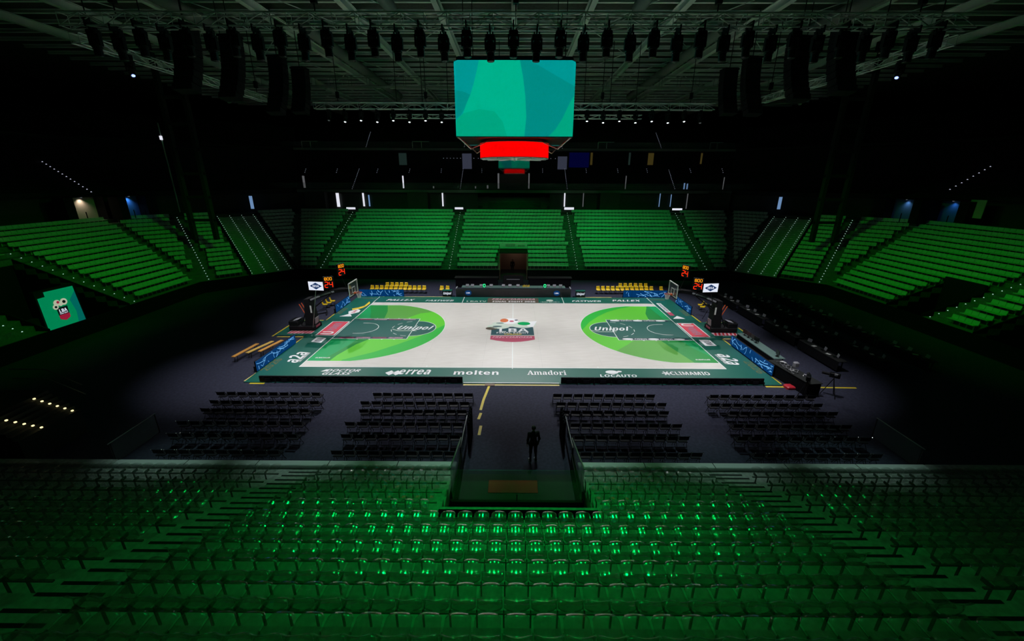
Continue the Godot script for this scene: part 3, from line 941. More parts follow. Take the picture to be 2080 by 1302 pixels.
	var mast := thing("light_mast", "thin pale mast with one small bright lamp above the LED portal corner", "mast", Vector3(-38.65, 8.0, -17.0))
	part("pole", made(func(s): tube(s, Vector3.ZERO, Vector3(-0.05, 9.4, 0), 0.06, 6)), M.truss, mast)
	part("lamp", made(func(s): box(s, Vector3(0, 7.9, 0.1), Vector3(0.22, 0.4, 0.16))), M.lamp_white, mast)

const LINES2 := [
	[-42.79, 13.05, -39.97, -41.29, 10.25, -33.74, 13],
	[-25.62, 13.27, -40.47, -24.67, 10.31, -33.87, 13],
	[-8.41, 13.34, -40.60, -8.19, 10.36, -34.00, 13],
	[8.41, 13.39, -40.73, 8.16, 10.42, -34.12, 13],
	[25.55, 13.29, -40.51, 24.60, 10.48, -34.25, 13],
	[42.98, 13.28, -40.47, 41.35, 10.33, -33.92, 13],
	[-34.42, 13.24, -40.40, -34.08, 12.69, -39.17, 3],
	[-29.21, 13.26, -40.44, -28.94, 12.71, -39.21, 3],
	[-22.52, 13.29, -40.49, -22.35, 12.73, -39.26, 3],
	[-17.22, 13.30, -40.53, -17.13, 12.75, -39.30, 3],
	[-12.00, 13.32, -40.57, -11.90, 12.77, -39.34, 3],
	[-5.31, 13.35, -40.62, -5.23, 12.79, -39.39, 3],
	[4.73, 13.38, -40.70, 4.67, 12.83, -39.47, 3],
	[11.92, 13.41, -40.76, 11.83, 12.85, -39.52, 3],
	[17.15, 13.43, -40.80, 16.99, 12.87, -39.56, 3],
	[21.98, 13.44, -40.84, 21.82, 12.89, -39.60, 3],
	[29.17, 13.47, -40.89, 28.92, 12.91, -39.66, 3],
	[34.49, 13.49, -40.94, 34.16, 12.93, -39.70, 3],
	[-40.75, 19.27, -45.01, -39.40, 16.31, -39.09, 12],
	[-24.63, 19.33, -45.13, -23.78, 16.37, -39.20, 12],
	[24.23, 19.32, -45.10, 23.66, 16.62, -39.71, 11],
	[40.93, 19.57, -45.61, 39.60, 16.60, -39.65, 12],
	[-8.13, 17.55, -41.55, -7.92, 16.43, -39.31, 5],
	[7.92, 17.61, -41.67, 7.73, 16.48, -39.43, 5],
]

const WINDOWS := [
	[-27.32, -26.82, 7.64, 9.68, -33.95, "lamp_white", "door_light", "tall thin glowing door jamb on the concourse behind the far stand", "lamp", "glowing door jambs of the concourse"],
	[-23.27, -22.97, 7.73, 9.69, -33.95, "lamp_white", "door_light", "tall thin glowing door jamb on the concourse behind the far stand", "lamp", "glowing door jambs of the concourse"],
	[-22.38, -22.15, 7.73, 9.41, -33.95, "lamp_ice", "door_light", "tall thin glowing door jamb on the concourse behind the far stand", "lamp", "glowing door jambs of the concourse"],
	[-11.04, -10.82, 7.78, 9.74, -33.95, "lamp_white", "door_light", "tall thin glowing door jamb on the concourse behind the far stand", "lamp", "glowing door jambs of the concourse"],
	[7.70, 7.90, 7.63, 9.81, -33.95, "lamp_white", "door_light", "tall thin glowing door jamb on the concourse behind the far stand", "lamp", "glowing door jambs of the concourse"],
	[22.30, 22.44, 7.83, 9.86, -33.95, "lamp_ice", "door_light", "tall thin glowing door jamb on the concourse behind the far stand", "lamp", "glowing door jambs of the concourse"],
	[24.01, 24.15, 7.84, 9.65, -33.95, "lamp_ice", "door_light", "tall thin glowing door jamb on the concourse behind the far stand", "lamp", "glowing door jambs of the concourse"],
	[26.49, 26.65, 7.55, 9.80, -33.95, "lamp_dim", "door_light", "tall thin glowing door jamb on the concourse behind the far stand", "lamp", "glowing door jambs of the concourse"],
	[10.59, 10.73, 7.79, 9.82, -33.95, "lamp_dim", "door_light", "tall thin glowing door jamb on the concourse behind the far stand", "lamp", "glowing door jambs of the concourse"],
	[-24.86, -23.50, 7.45, 7.74, -31.20, "lamp_white", "landing_lamp", "short bright lamp strip on a stair head of the stand behind the scorers table", "lamp", "stair head lamp strips"],
	[-8.74, -7.49, 7.51, 7.80, -31.20, "lamp_white", "landing_lamp", "short bright lamp strip on a stair head of the stand behind the scorers table", "lamp", "stair head lamp strips"],
	[7.48, 8.92, 7.51, 7.86, -31.20, "lamp_white", "landing_lamp", "short bright lamp strip on a stair head of the stand behind the scorers table", "lamp", "stair head lamp strips"],
	[23.45, 24.94, 7.50, 7.78, -31.20, "lamp_white", "landing_lamp", "short bright lamp strip on a stair head of the stand behind the scorers table", "lamp", "stair head lamp strips"],
	[-37.1, -36.6, 7.68, 9.42, -28.00, "lamp_ice", "lightbox", "tall ice blue lightbox at the head of the four line corner stair", "sign", "corner stair lightboxes"],
	[36.9, 37.4, 7.90, 9.56, -28.00, "lamp_ice", "lightbox", "tall ice blue lightbox at the head of the four line corner stair", "sign", "corner stair lightboxes"],
	[-17.31, -17.09, 10.10, 12.22, -35.50, "lamp_white", "door_light", "wide bright white door opening on the middle balcony", "lamp", "glowing door edges of the middle balcony"],
	[-32.84, -32.48, 10.05, 12.16, -35.50, "lamp_dim", "door_light", "glowing door edge on the middle balcony", "lamp", "glowing door edges of the middle balcony"],
	[-2.52, -2.27, 10.31, 12.62, -35.50, "lamp_dim", "door_light", "glowing door edge on the middle balcony", "lamp", "glowing door edges of the middle balcony"],
	[2.24, 2.43, 10.32, 12.64, -35.50, "lamp_dim", "door_light", "glowing door edge on the middle balcony", "lamp", "glowing door edges of the middle balcony"],
	[17.27, 17.41, 10.23, 12.33, -35.50, "lamp_dim", "door_light", "glowing door edge on the middle balcony", "lamp", "glowing door edges of the middle balcony"],
	[32.41, 32.55, 10.29, 12.17, -35.50, "lamp_dim", "door_light", "glowing door edge on the middle balcony", "lamp", "glowing door edges of the middle balcony"],
	[26.35, 26.58, 10.12, 11.28, -35.50, "lamp_ice", "door_light", "glowing door edge on the middle balcony", "lamp", "glowing door edges of the middle balcony"],
	[26.81, 27.04, 10.12, 11.21, -35.50, "lamp_ice", "door_light", "glowing door edge on the middle balcony", "lamp", "glowing door edges of the middle balcony"],
	[-12.61, -12.42, 10.05, 10.71, -35.50, "lamp_dim", "door_light", "glowing door edge on the middle balcony", "lamp", "glowing door edges of the middle balcony"],
	[-6.06, -5.89, 10.07, 10.73, -35.50, "lamp_dim", "door_light", "glowing door edge on the middle balcony", "lamp", "glowing door edges of the middle balcony"],
	[-4.21, -3.97, 10.15, 10.89, -35.50, "lamp_dim", "door_light", "glowing door edge on the middle balcony", "lamp", "glowing door edges of the middle balcony"],
	[-8.52, -6.98, 13.38, 15.74, -40.80, "lamp_grey", "lounge_window", "grey lit lounge doorway nearest the mirror booth, with a white lamp", "window", "lounge windows"],
	[7.20, 8.74, 13.35, 15.34, -40.80, "lamp_grey", "lounge_window", "dimly lit lounge window under the top balcony", "window", "lounge windows"],
	[9.06, 12.35, 13.66, 15.95, -40.80, "lamp_blue", "lounge_window", "deep blue lit lounge window under the top balcony", "window", "lounge windows"],
	[12.55, 12.91, 14.06, 15.95, -40.80, "lamp_yellow", "lounge_window", "dimly lit lounge window under the top balcony", "window", "lounge windows"],
	[21.99, 22.92, 14.09, 15.91, -40.80, "lamp_yellow", "lounge_window", "dimly lit lounge window under the top balcony", "window", "lounge windows"],
	[-18.97, -17.68, 13.95, 15.78, -40.80, "lamp_teal", "lounge_window", "dimly lit lounge window under the top balcony", "window", "lounge windows"],
	[30.59, 30.90, 14.27, 15.93, -40.80, "lamp_yellow", "lounge_window", "dimly lit lounge window under the top balcony", "window", "lounge windows"],
	[18.82, 19.13, 14.08, 15.97, -40.80, "lamp_teal", "lounge_window", "dimly lit lounge window under the top balcony", "window", "lounge windows"],
]

# ------------------------------------------------------------------ court
func arc(cx: float, cz: float, r: float, a0: float, a1: float, n: int) -> Array:
	var out := []
	for i in n + 1:
		var t := lerpf(a0, a1, float(i) / n)
		out.append(Vector2(cx + r * cos(t), cz + r * sin(t)))
	return out

func band(pts: Array, w: float) -> Array:      # ribbon polygon round a polyline
	var l := []
	var r := []
	for i in pts.size():
		var d: Vector2 = (pts[mini(i + 1, pts.size() - 1)] - pts[maxi(i - 1, 0)]).normalized()
		var n := Vector2(-d.y, d.x) * w * 0.5
		l.append(pts[i] + n)
		r.push_front(pts[i] - n)
	return l + r

func rect(x0: float, x1: float, z0: float, z1: float) -> Array:
	return [Vector2(x0, z0), Vector2(x1, z0), Vector2(x1, z1), Vector2(x0, z1)]

func painted(c: Node, n: String, m: Material, poly: Array, clip: Array, y: float) -> void:
	for p in Geometry2D.intersect_polygons(PackedVector2Array(poly), PackedVector2Array(clip)):
		part(n, ground(Array(p), y), m, c)

func line_on(c: Node, pts: Array, w := 0.06, y := 0.010, m: Material = null) -> void:
	part("court_line", ground(band(pts, w), y), m if m else M.line, c)

func floor_text(c: Node, text: String, x: float, z: float, w: float, h: float, m: Material, dir := 0, lean := 0.0, face := "sans", y := 0.014) -> void:
	# dir 0: read from the near side; 1: bottom towards +x, read towards -z; -1: bottom towards -x, read towards +z
	var right := Vector3.RIGHT
	var up := Vector3.FORWARD
	if dir == 1:
		right = Vector3.FORWARD; up = Vector3.LEFT
	if dir == -1:
		right = Vector3.BACK; up = Vector3.RIGHT
	lettering(c, "court_lettering", text, Vector3(x, y, z), right, up, w, h, m, lean, face)

func ellipse(cx: float, cz: float, rx: float, rz: float, n := 24, turn := 0.0) -> Array:
	var out := []
	for i in n:
		var t := TAU * i / n
		out.append(Vector2(cx, cz) + Vector2(rx * cos(t), rz * sin(t)).rotated(turn))
	return out

func court() -> void:
	var c := thing("basketball_court", "pale wooden basketball court with green painted ends inside a dark green border", "court")
	# border, with a tab behind each hoop
	var b := [Vector2(-16.3, 9.72), Vector2(-16.3, 1.75), Vector2(-18.75, 1.75), Vector2(-18.75, -1.9), Vector2(-16.3, -1.9), Vector2(-16.3, -9.75), Vector2(16.3, -9.75), Vector2(16.3, -1.9), Vector2(18.8, -1.9), Vector2(18.8, 1.75), Vector2(16.3, 1.75), Vector2(16.3, 9.72)]
	part("border", ground(b, 0.0, 0.04), M.apron, c)
	# strip flooring in five metre bays, each board row its own tone through the grain
	for i in 7:
		part("wood_bay", ground(rect(-14.0 + i * 4.0, -10.003 + i * 4.0, -7.5, 7.5), 0.003), M.wood, c)
	for sx in [-1.0, 1.0]:
		var t := [Vector2(sx * 14.0, -6.6)]
		t.append_array(arc(sx * 12.425, 0, 6.75, (-PI / 2 + 0.211) if sx < 0 else (PI + PI / 2 - 0.211), (PI / 2 - 0.211) if sx < 0 else (PI / 2 + 0.211), 48))
		t.append(Vector2(sx * 14.0, 6.6))
		if Geometry2D.is_polygon_clockwise(PackedVector2Array(t)): t.reverse()
		part("three_point_paint", ground(t, 0.005), M.lime, c)
		var V := func(a: Array) -> Array:
			var o := []
			for i in range(0, a.size(), 2): o.append(Vector2(a[i], a[i + 1]))
			return o
		if sx < 0:
			painted(c, "three_point_paint", M.green, V.call([-11.64, 6.4, -9.88, 4.99, -8.53, 3.46, -7.23, 1.76, -6.43, 0.34, -5.6, -1.2, -4, -1.2, -4, 8, -11.64, 8]), t, 0.007)
			painted(c, "three_point_paint", M.emerald, V.call([-14.2, 8, -13.1, 8, -12.92, 6.21, -12.34, 4.34, -11.88, 2.4, -11.5, 0, -14.2, 0]), t, 0.007)
			painted(c, "three_point_paint", M.deep, V.call([-13.1, 8, -12.6, 8, -12.3, 5.6, -11.7, 3.6, -10.9, 2.2, -11.9, 2.2, -12.34, 4.34, -12.92, 6.21]), t, 0.007)
			painted(c, "three_point_paint", M.emerald, V.call([-14.2, -8, -13.96, -6.4, -13.2, -4.4, -12.6, -2.42, -12.2, 0, -14.2, 0]), t, 0.007)
			painted(c, "three_point_paint", M.deep, V.call([-14.2, -8, -12.22, -8, -12.22, -6.39, -11.7, -4.6, -11.35, -2.2, -12.6, -2.2, -13.2, -4.4, -13.96, -6.4]), t, 0.007)
			painted(c, "three_point_paint", M.olive, V.call([-12.22, -8, -6, -8, -6, -5, -6.88, -4.68, -8.49, -4.09, -9.73, -2.2, -11.35, -2.2, -11.7, -4.6, -12.22, -6.39]), t, 0.007)
		else:
			painted(c, "three_point_paint", M.green, V.call([4, 0.8, 5.5, 0.6, 5.95, -0.3, 6.7, -1.9, 7.72, -3.44, 8.8, -4.7, 10.05, -5.74, 11.43, -6.5, 11.43, -8, 4, -8]), t, 0.007)
			painted(c, "three_point_paint", M.deep, V.call([13.2, -8, 13.0, -6.4, 12.25, -4.24, 11.99, -2.2, 14.2, -2.2, 14.2, -8]), t, 0.007)
			painted(c, "three_point_paint", M.emerald, V.call([13.2, -8, 13.2, -6.2, 13.3, -4.26, 13.4, -2.2, 14.2, -2.2, 14.2, -8]), t, 0.008)
			painted(c, "three_point_paint", M.olive, V.call([9.6, 2.2, 8.6, 3.4, 7.3, 4.8, 7, 8, 12.5, 8, 12.32, 6.49, 11.82, 4.47, 11.35, 2.2]), t, 0.007)
			painted(c, "three_point_paint", M.deep, V.call([11.35, 2.2, 11.82, 4.47, 12.32, 6.49, 12.5, 8, 14.2, 8, 13.99, 5.75, 13.26, 3.99, 12.9, 2.2]), t, 0.007)
			painted(c, "three_point_paint", M.emerald, V.call([12.9, 2.2, 13.26, 3.99, 13.99, 5.75, 14.2, 5.9, 14.2, 2.2]), t, 0.007)
		line_on(c, t, 0.05, 0.011)
		# key, free throw circle and arcs
		part("key_paint", ground(rect(minf(sx * 14, sx * 8.2), maxf(sx * 14, sx * 8.2), -2.45, 2.45), 0.009), M.key, c)
		var semi := arc(sx * 8.2, 0, 1.8, PI / 2, -PI / 2, 24) if sx < 0 else arc(sx * 8.2, 0, 1.8, PI / 2, PI * 1.5, 24)
		part("key_paint", ground(semi, 0.009), M.key, c)
		line_on(c, semi, 0.05, 0.012)
		for k in 6:
			var a0 := PI / 2 + (k + 0.25) * PI / 6.4
			var d := arc(sx * 8.2, 0, 1.8, a0, a0 + 0.27, 5) if sx < 0 else arc(sx * 8.2, 0, 1.8, a0 - PI, a0 - PI + 0.27, 5)
			line_on(c, d, 0.05, 0.012)
		var rest := arc(sx * 12.425, 0, 1.25, -PI / 2, PI / 2, 20) if sx < 0 else arc(sx * 12.425, 0, 1.25, -PI / 2, -PI * 1.5, 20)
		rest.push_front(rest[0] + Vector2(sx * 0.4, 0))
		rest.append(rest[-1] + Vector2(sx * 0.4, 0))
		line_on(c, rest, 0.05, 0.012)
		for z in [-2.45, 2.45]:
			line_on(c, [Vector2(sx * 14, z), Vector2(sx * 8.2, z)], 0.05, 0.012)
			part("sponsor_strip", ground(rect(minf(sx * 13.6, sx * 8.5), maxf(sx * 13.6, sx * 8.5), z - 0.42 if z > 0 else z + 0.06, z - 0.06 if z > 0 else z + 0.42), 0.010), M.print_navy, c)
			var zt: float = z - 0.24 * signf(z)
			for k in 4:
				if sx < 0:
					floor_text(c, "FRECCIAROSSA", -12.9 + k * 1.27, zt, 1.1, 0.24, M.print_pink if k % 2 else M.print_maroon, 0, 0.3)
			if sx > 0:
				for k in 3:
					part("sponsor_oval", ground(ellipse(8.95 + k * 2.0, zt, 0.42, 0.17), 0.013), M.print_white, c)
				for k in 2:
					floor_text(c, "CITRUS", 9.95 + k * 2.0, zt, 0.95, 0.22, M.print_white)
			for k in 4:
				part("lane_mark", ground(rect(sx * (12.0 - k * 0.95) - 0.06, sx * (12.0 - k * 0.95) + 0.06, z if z > 0 else z - 0.12, z + 0.12 if z > 0 else z), 0.012), M.line, c)
		line_on(c, [Vector2(sx * 8.2, -2.45), Vector2(sx * 8.2, 2.45)], 0.05, 0.012)
		line_on(c, [Vector2(sx * 14, -9.7), Vector2(sx * 14, 7.52)], 0.06, 0.012)
		floor_text(c, "Unipol", sx * 8.15, 0.0, 2.75, 1.25, M.print_white, 0, 0.28)
		part("sponsor_underline", ground(band([Vector2(sx * 8.15 - 1.75, 0.25), Vector2(sx * 8.15 - 1.2, 0.62), Vector2(sx * 8.15 + 0.3, 0.60)], 0.10), 0.013), M.print_pale, c)
		# baseline border: red panel, rotated names, white card
		part("sponsor_panel", ground(rect(minf(sx * 14.12, sx * 15.62), maxf(sx * 14.12, sx * 15.62), -1.65, 1.72), 0.004), M.print_white, c)
		part("sponsor_panel", ground(rect(minf(sx * 14.2, sx * 15.54), maxf(sx * 14.2, sx * 15.54), -1.57, 1.64), 0.006), M.print_red, c)
		floor_text(c, "U", sx * 14.86, -sx * 1.18, 0.62, 0.95, M.print_white, -int(sx), 0.0, "sans", 0.009)
		floor_text(c, "POWER", sx * 14.86, sx * 0.32, 1.9, 0.62, M.print_grey, -int(sx), 0.0, "sans", 0.009)
		floor_text(c, "a2a", sx * 14.98, 5.98, 1.75, 1.0, M.print_white, -int(sx), 0.18)
		floor_text(c, "LIFE COMPANY", sx * 14.42, 5.98, 1.6, 0.22, M.print_white, -int(sx))
		part("sponsor_panel", ground([[sx * 14.45, 2.35], [sx * 15.3, 2.15], [sx * 15.3, 3.1], [sx * 14.45, 3.3]] if sx < 0 else [[14.4, 2.3], [15.25, 2.3], [15.25, 3.5], [14.4, 3.5]], 0.004), M.print_white, c)
		floor_text(c, "VDM", sx * 14.86, 2.75 if sx < 0 else 2.9, 0.8, 0.5, M.print_navy, -int(sx), 0.0, "sans", 0.008)
		floor_text(c, "#LBAFinal8", sx * 13.1, 6.05, 1.0, 0.2, M.print_white)
		# gold ghost print in the border corners
		floor_text(c, "2026", sx * 16.0, 7.2, 1.9, 0.55, M.print_gold, -int(sx), 0.0, "sans", 0.006)
		floor_text(c, "2026", sx * 16.0, -4.6, 1.9, 0.5, M.print_gold, -int(sx), 0.0, "sans", 0.006)
		floor_text(c, "TORINO", sx * 14.9, -9.0, 1.5, 0.5, M.print_gold, 0, 0.0, "sans", 0.006)
		line_on(c, [Vector2(sx * 5.1, -9.72), Vector2(sx * 5.1, -7.5)], 0.06)
	# emblem shapes near the far corners of the border
	part("emblem", ground([[-15.6, -3.05], [-14.5, -3.05], [-14.95, -3.9]], 0.004), M.print_white, c)
	part("emblem", ground([[-15.35, -4.55], [-14.75, -5.3], [-14.35, -4.9], [-14.3, -4.3], [-14.8, -3.75], [-15.1, -3.85]], 0.004), M.print_white, c)
	floor_text(c, "Dole", -14.8, -4.55, 0.8, 0.35, M.print_red, 1, 0.0, "sans", 0.008)
	part("emblem", ground([[-15.35, -5.45], [-14.9, -5.75], [-14.5, -6.4], [-14.5, -7.9], [-14.2, -7.2], [-14.25, -6.3], [-14.45, -5.6], [-14.85, -5.15], [-15.15, -4.95]], 0.004), M.print_yellow, c)
	part("emblem", ground([[14.35, -7.7], [14.8, -7.7], [14.8, -4.75], [14.35, -4.75]], 0.004), M.print_white, c)
	part("emblem", ground([[14.35, -4.75], [14.8, -4.75], [14.8, -3.75], [14.35, -3.75]], 0.004), M.print_maroon, c)
	part("emblem", ground([[14.3, -2.85], [15.4, -2.85], [14.95, -3.7]], 0.004), M.print_white, c)
	floor_text(c, "SEGAFREDO", 14.58, -6.2, 2.6, 0.26, M.print_navy, -1, 0.0, "sans", 0.008)
	# boundary and centre lines
	line_on(c, [Vector2(-14.03, 7.5), Vector2(14.03, 7.5)])
	line_on(c, [Vector2(-14.03, -7.5), Vector2(14.03, -7.5)])
	line_on(c, [Vector2(0, -7.5), Vector2(0, 7.65)], 0.06, 0.006)
	for x in [-5.65, 5.65]:
		line_on(c, [Vector2(x, 7.4), Vector2(x, 7.25)], 0.06, 0.006)
	# near border names
	floor_text(c, "DOCTOR", -10.85, 8.05, 2.15, 0.36, M.print_white, 0, 0.3)
	floor_text(c, "GLASS", -11.15, 8.5, 1.75, 0.36, M.print_white, 0, 0.3)
	part("sponsor_mark", ground([[-12.3, 8.2], [-12.05, 7.9], [-11.8, 7.9], [-12.05, 8.2]], 0.01), M.print_white, c)
	floor_text(c, "errea", -6.25, 8.22, 2.0, 0.68, M.print_white, 0, 0.12)
	for k in 2:
		part("sponsor_mark", ground([[-8.1 + k * 0.42, 8.35], [-7.78 + k * 0.42, 8.0], [-7.46 + k * 0.42, 8.35], [-7.78 + k * 0.42, 8.7]], 0.01), M.print_white, c)
	floor_text(c, "molten", -2.3, 8.25, 2.85, 0.62, M.print_white)
	floor_text(c, "Amadori", 2.2, 8.2, 2.5, 0.66, M.print_white, 0, 0.0, "serif")
	floor_text(c, "LOCAUTO", 6.7, 8.6, 2.3, 0.36, M.print_white, 0, 0.1)
	part("sponsor_mark", ground(ellipse(6.4, 8.08, 0.42, 0.26, 14), 0.01), M.print_white, c)
	part("sponsor_mark", ground(ellipse(6.9, 7.98, 0.16, 0.12, 10), 0.01), M.print_white, c)
	floor_text(c, "CLIMAMIO", 11.35, 8.2, 2.5, 0.46, M.print_white)
	for k in 3:
		line_on(c, [Vector2(9.85, 8.2) + Vector2(0.28, 0).rotated(k * PI / 3), Vector2(9.85, 8.2) - Vector2(0.28, 0).rotated(k * PI / 3)], 0.10, 0.01, M.print_white)
	# far border names
	floor_text(c, "PALLEX", -11.5, -8.45, 2.7, 0.62, M.print_white, 0, 0.25)
	floor_text(c, "FASTWEB", -7.45, -8.3, 2.8, 0.5, M.print_white, 0, 0.25)
	floor_text(c, "FASTWEB", 7.5, -8.35, 2.9, 0.5, M.print_white, 0, 0.25)
	floor_text(c, "PALLEX", 11.6, -8.6, 2.8, 0.62, M.print_white, 0, 0.25)
	part("sponsor_panel", ground(rect(-2.6, 2.6, -9.4, -7.62), 0.004), M.print_brown, c)
	floor_text(c, "FRECCIAROSSA", 0.1, -8.95, 4.4, 0.5, M.print_pink, 0, 0.3)
	floor_text(c, "FINAL EIGHT 2026", 0.1, -8.05, 4.3, 0.5, M.print_white, 0)
	floor_text(c, "LBATV", -3.7, -8.1, 2.0, 0.42, M.print_pale, 0)
	part("sponsor_mark", ground(ellipse(3.75, -8.55, 0.36, 0.32, 14), 0.008), M.print_pale, c)
	floor_text(c, "LEGA BASKET", 3.75, -7.95, 1.9, 0.24, M.print_pale, 0)
	# centre emblem
	var sh := [Vector2(-1.75, -0.5), Vector2(1.7, -0.5), Vector2(1.72, 2.42)]
	sh.append_array([Vector2(1.2, 2.68), Vector2(0.6, 2.88), Vector2(0, 2.96), Vector2(-0.6, 2.88), Vector2(-1.2, 2.68), Vector2(-1.74, 2.42)])
	part("emblem", ground(sh, 0.008), M.print_slate, c)
	var rb := [Vector2(-1.74, 1.62), Vector2(1.72, 1.62)]
	rb.append_array(sh.slice(2))
	part("emblem", ground(rb, 0.010), M.print_maroon, c)
	part("emblem", ground(rect(-1.74, 1.72, 1.5, 1.62), 0.011), M.print_pale, c)
	part("emblem", ground(ellipse(0.85, -1.15, 1.15, 0.95, 28), 0.012), M.print_pale, c)
	part("emblem", ground(ellipse(0.95, -1.3, 0.55, 0.42, 24), 0.014), M.emerald, c)
	part("emblem", ground([[1.4, -1.8], [2.1, -2.0], [1.7, -0.4], [1.2, -0.6]], 0.013), M.print_white, c)
	part("emblem", ground(ellipse(-0.25, -1.95, 0.72, 0.78, 24), 0.015), M.print_white, c)
	part("emblem", ground(ellipse(-0.75, -2.1, 0.36, 0.5, 20), 0.016), M.print_orange, c)
	part("emblem", ground(ellipse(-0.1, -1.9, 0.2, 0.18, 14), 0.017), M.print_maroon, c)
	part("emblem", ground(ellipse(0.3, -2.2, 0.16, 0.14, 14), 0.017), M.print_navy, c)
	part("emblem", ground(ellipse(-1.2, -0.55, 0.95, 0.62, 24), 0.013), M.print_pale, c)
	part("emblem", ground(ellipse(-1.75, -0.05, 0.5, 0.35, 20), 0.013), M.print_brown, c)
	part("emblem", ground(ellipse(-1.1, -1.35, 0.7, 0.3, 20), 0.012), M.print_pale, c)
	part("emblem", ground(ellipse(-1.3, -0.55, 0.4, 0.14, 16), 0.015), M.print_slate, c)
	part("emblem", ground(ellipse(-1.1, -1.4, 0.35, 0.1, 16), 0.014), M.print_slate, c)
	floor_text(c, "LBA", 0.1, 0.36, 2.4, 0.85, M.print_white, 0, 0.0, "sans", 0.018)
	floor_text(c, "FINAL EIGHT", 0.0, 0.98, 2.6, 0.28, M.print_white, 0, 0.0, "sans", 0.018)
	floor_text(c, "TORINO", 0.0, 1.3, 1.4, 0.24, M.print_yellow, 0, 0.0, "sans", 0.018)
	floor_text(c, "FRECCIAROSSA", 0.0, 1.95, 3.1, 0.34, M.print_pink, 0, 0.3, "sans", 0.018)

func floor_tape() -> void:
	var list := [[[-16.38, 9.5], [-16.3, 8.35], "tape_pale"], [[-15.9, 9.8], [-15.0, 9.8], "tape"], [[-16.38, 3.3], [-16.33, 2.1], "tape"], [[-18.5, 1.98], [-16.45, 1.95], "tape"], [[-18.92, 1.9], [-18.9, -0.7], "tape"], [[-18.6, -2.05], [-16.6, -2.05], "tape"], [[-16.35, -2.1], [-16.37, -3.9], "tape"],
		[[16.38, 9.5], [16.36, 8.5], "tape"], [[15.25, 9.85], [20.6, 9.95], "tape"], [[16.36, 2.0], [16.4, 3.35], "tape"], [[16.5, 1.95], [17.6, 1.95], "tape_pale"], [[18.98, -0.65], [18.92, 1.2], "tape"], [[16.4, -3.95], [16.42, -2.05], "tape"], [[16.9, -2.05], [18.6, -2.05], "tape"],
		[[-2.95, 9.82], [2.85, 9.82], "tape_pale"], [[-1.38, 9.95], [-1.6, 11.6], "tape"], [[-1.6, 11.6], [-1.68, 12.7], "tape"], [[-1.64, 13.0], [-1.72, 13.6], "tape"], [[-1.55, 14.2], [-1.58, 15.0], "tape"],
		[[-14.0, -9.9], [-6.6, -9.92], "tape_pale"], [[6.7, -9.95], [10.4, -10.0], "tape_pale"]]
	for a in list:
		var y := F + 0.003
		var o := part("floor_tape", ground(band([Vector2(a[0][0], a[0][1]), Vector2(a[1][0], a[1][1])], 0.14), y, 0.002), M[a[2]])
		tag(o, ("pale yellow" if a[2] == "tape_pale" else "yellow") + " tape strip stuck to the black floor around the court", "tape", "yellow tape strips on the floor")
	for a in [[-1.0, "by the wooden benches"], [1.0, "by the camera table"]]:
		var sx: float = a[0]
		var t := thing("striped_mat", "red and white striped safety mat under the hoop base " + a[1], "mat", Vector3(sx * 17.05, 0.0, 1.05))
		part("mat_base", made(func(s): soft_box(s, Vector3(0, 0.008, 0), Vector3(1.95, 0.014, 0.62), 0.004)), M.print_pink, t)
		for k in 6:
			part("stripe", ground([[-0.95 + k * 0.31, 0.3], [-0.79 + k * 0.31, 0.3], [-0.59 + k * 0.31, -0.3], [-0.75 + k * 0.31, -0.3]], 0.019, 0.003), M.red, t)
	tag(part("light_strip", made(func(s): box(s, Vector3(-0.05, 0.012, 9.66), Vector3(5.8, 0.02, 0.07))), M.print_white), "bright white edging strip on the court border in the gap between the LED boards", "edging")
	tag(part("cable_cover", made(func(s): soft_box(s, Vector3(-1.35, F + 0.02, 9.86), Vector3(0.6, 0.04, 0.24), 0.01)), M.brown_wall), "small brown cable cover where the yellow tape meets the court edge", "cable cover")

# ------------------------------------------------------------------ hoops
func seven_seg(s: SurfaceTool, digit: String, at: Vector3, w: float, h: float, th: float) -> void:
	var map := {"0": "abcdef", "1": "bc", "2": "abged", "3": "abgcd", "4": "fgbc", "5": "afgcd", "8": "abcdefg", "9": "abfgcd"}
	for ch in map[digit]:
		var c := Vector3.ZERO
		var e := Vector3(w - th, th, 0.02)
		match ch:
			"a": c.y = h / 2
			"g": c.y = 0.0
			"d": c.y = -h / 2
			_:
				e = Vector3(th, h / 2 - th * 0.4, 0.02)
				c = Vector3(w / 2 if ch in "bc" else -w / 2, h / 4 if ch in "bf" else -h / 4, 0)
		quad(s, at + c + Vector3(-e.x, -e.y, 0) / 2, at + c + Vector3(e.x, -e.y, 0) / 2, at + c + Vector3(e.x, e.y, 0) / 2, at + c + Vector3(-e.x, e.y, 0) / 2, Vector3.BACK)

func shot_clock(parent: Node, at: Vector3, turn: float) -> void:
	var k := part("shot_clock", made(func(s): soft_box(s, Vector3.ZERO, Vector3(0.78, 0.98, 0.12), 0.02)), M.black, parent, Transform3D(Basis(Vector3.UP, turn), at))
	part("shot_digits_display", made(func(s):
		seven_seg(s, "2", Vector3(-0.17, -0.17, 0.07), 0.23, 0.44, 0.045)
		seven_seg(s, "4", Vector3(0.17, -0.17, 0.07), 0.23, 0.44, 0.045)), M.digit_red, k)
	part("time_digits_display", made(func(s):
		for i in 3: seven_seg(s, "8" if i == 0 else "0", Vector3(-0.2 + i * 0.2, 0.3, 0.07), 0.13, 0.22, 0.03)), M.digit_amber, k)

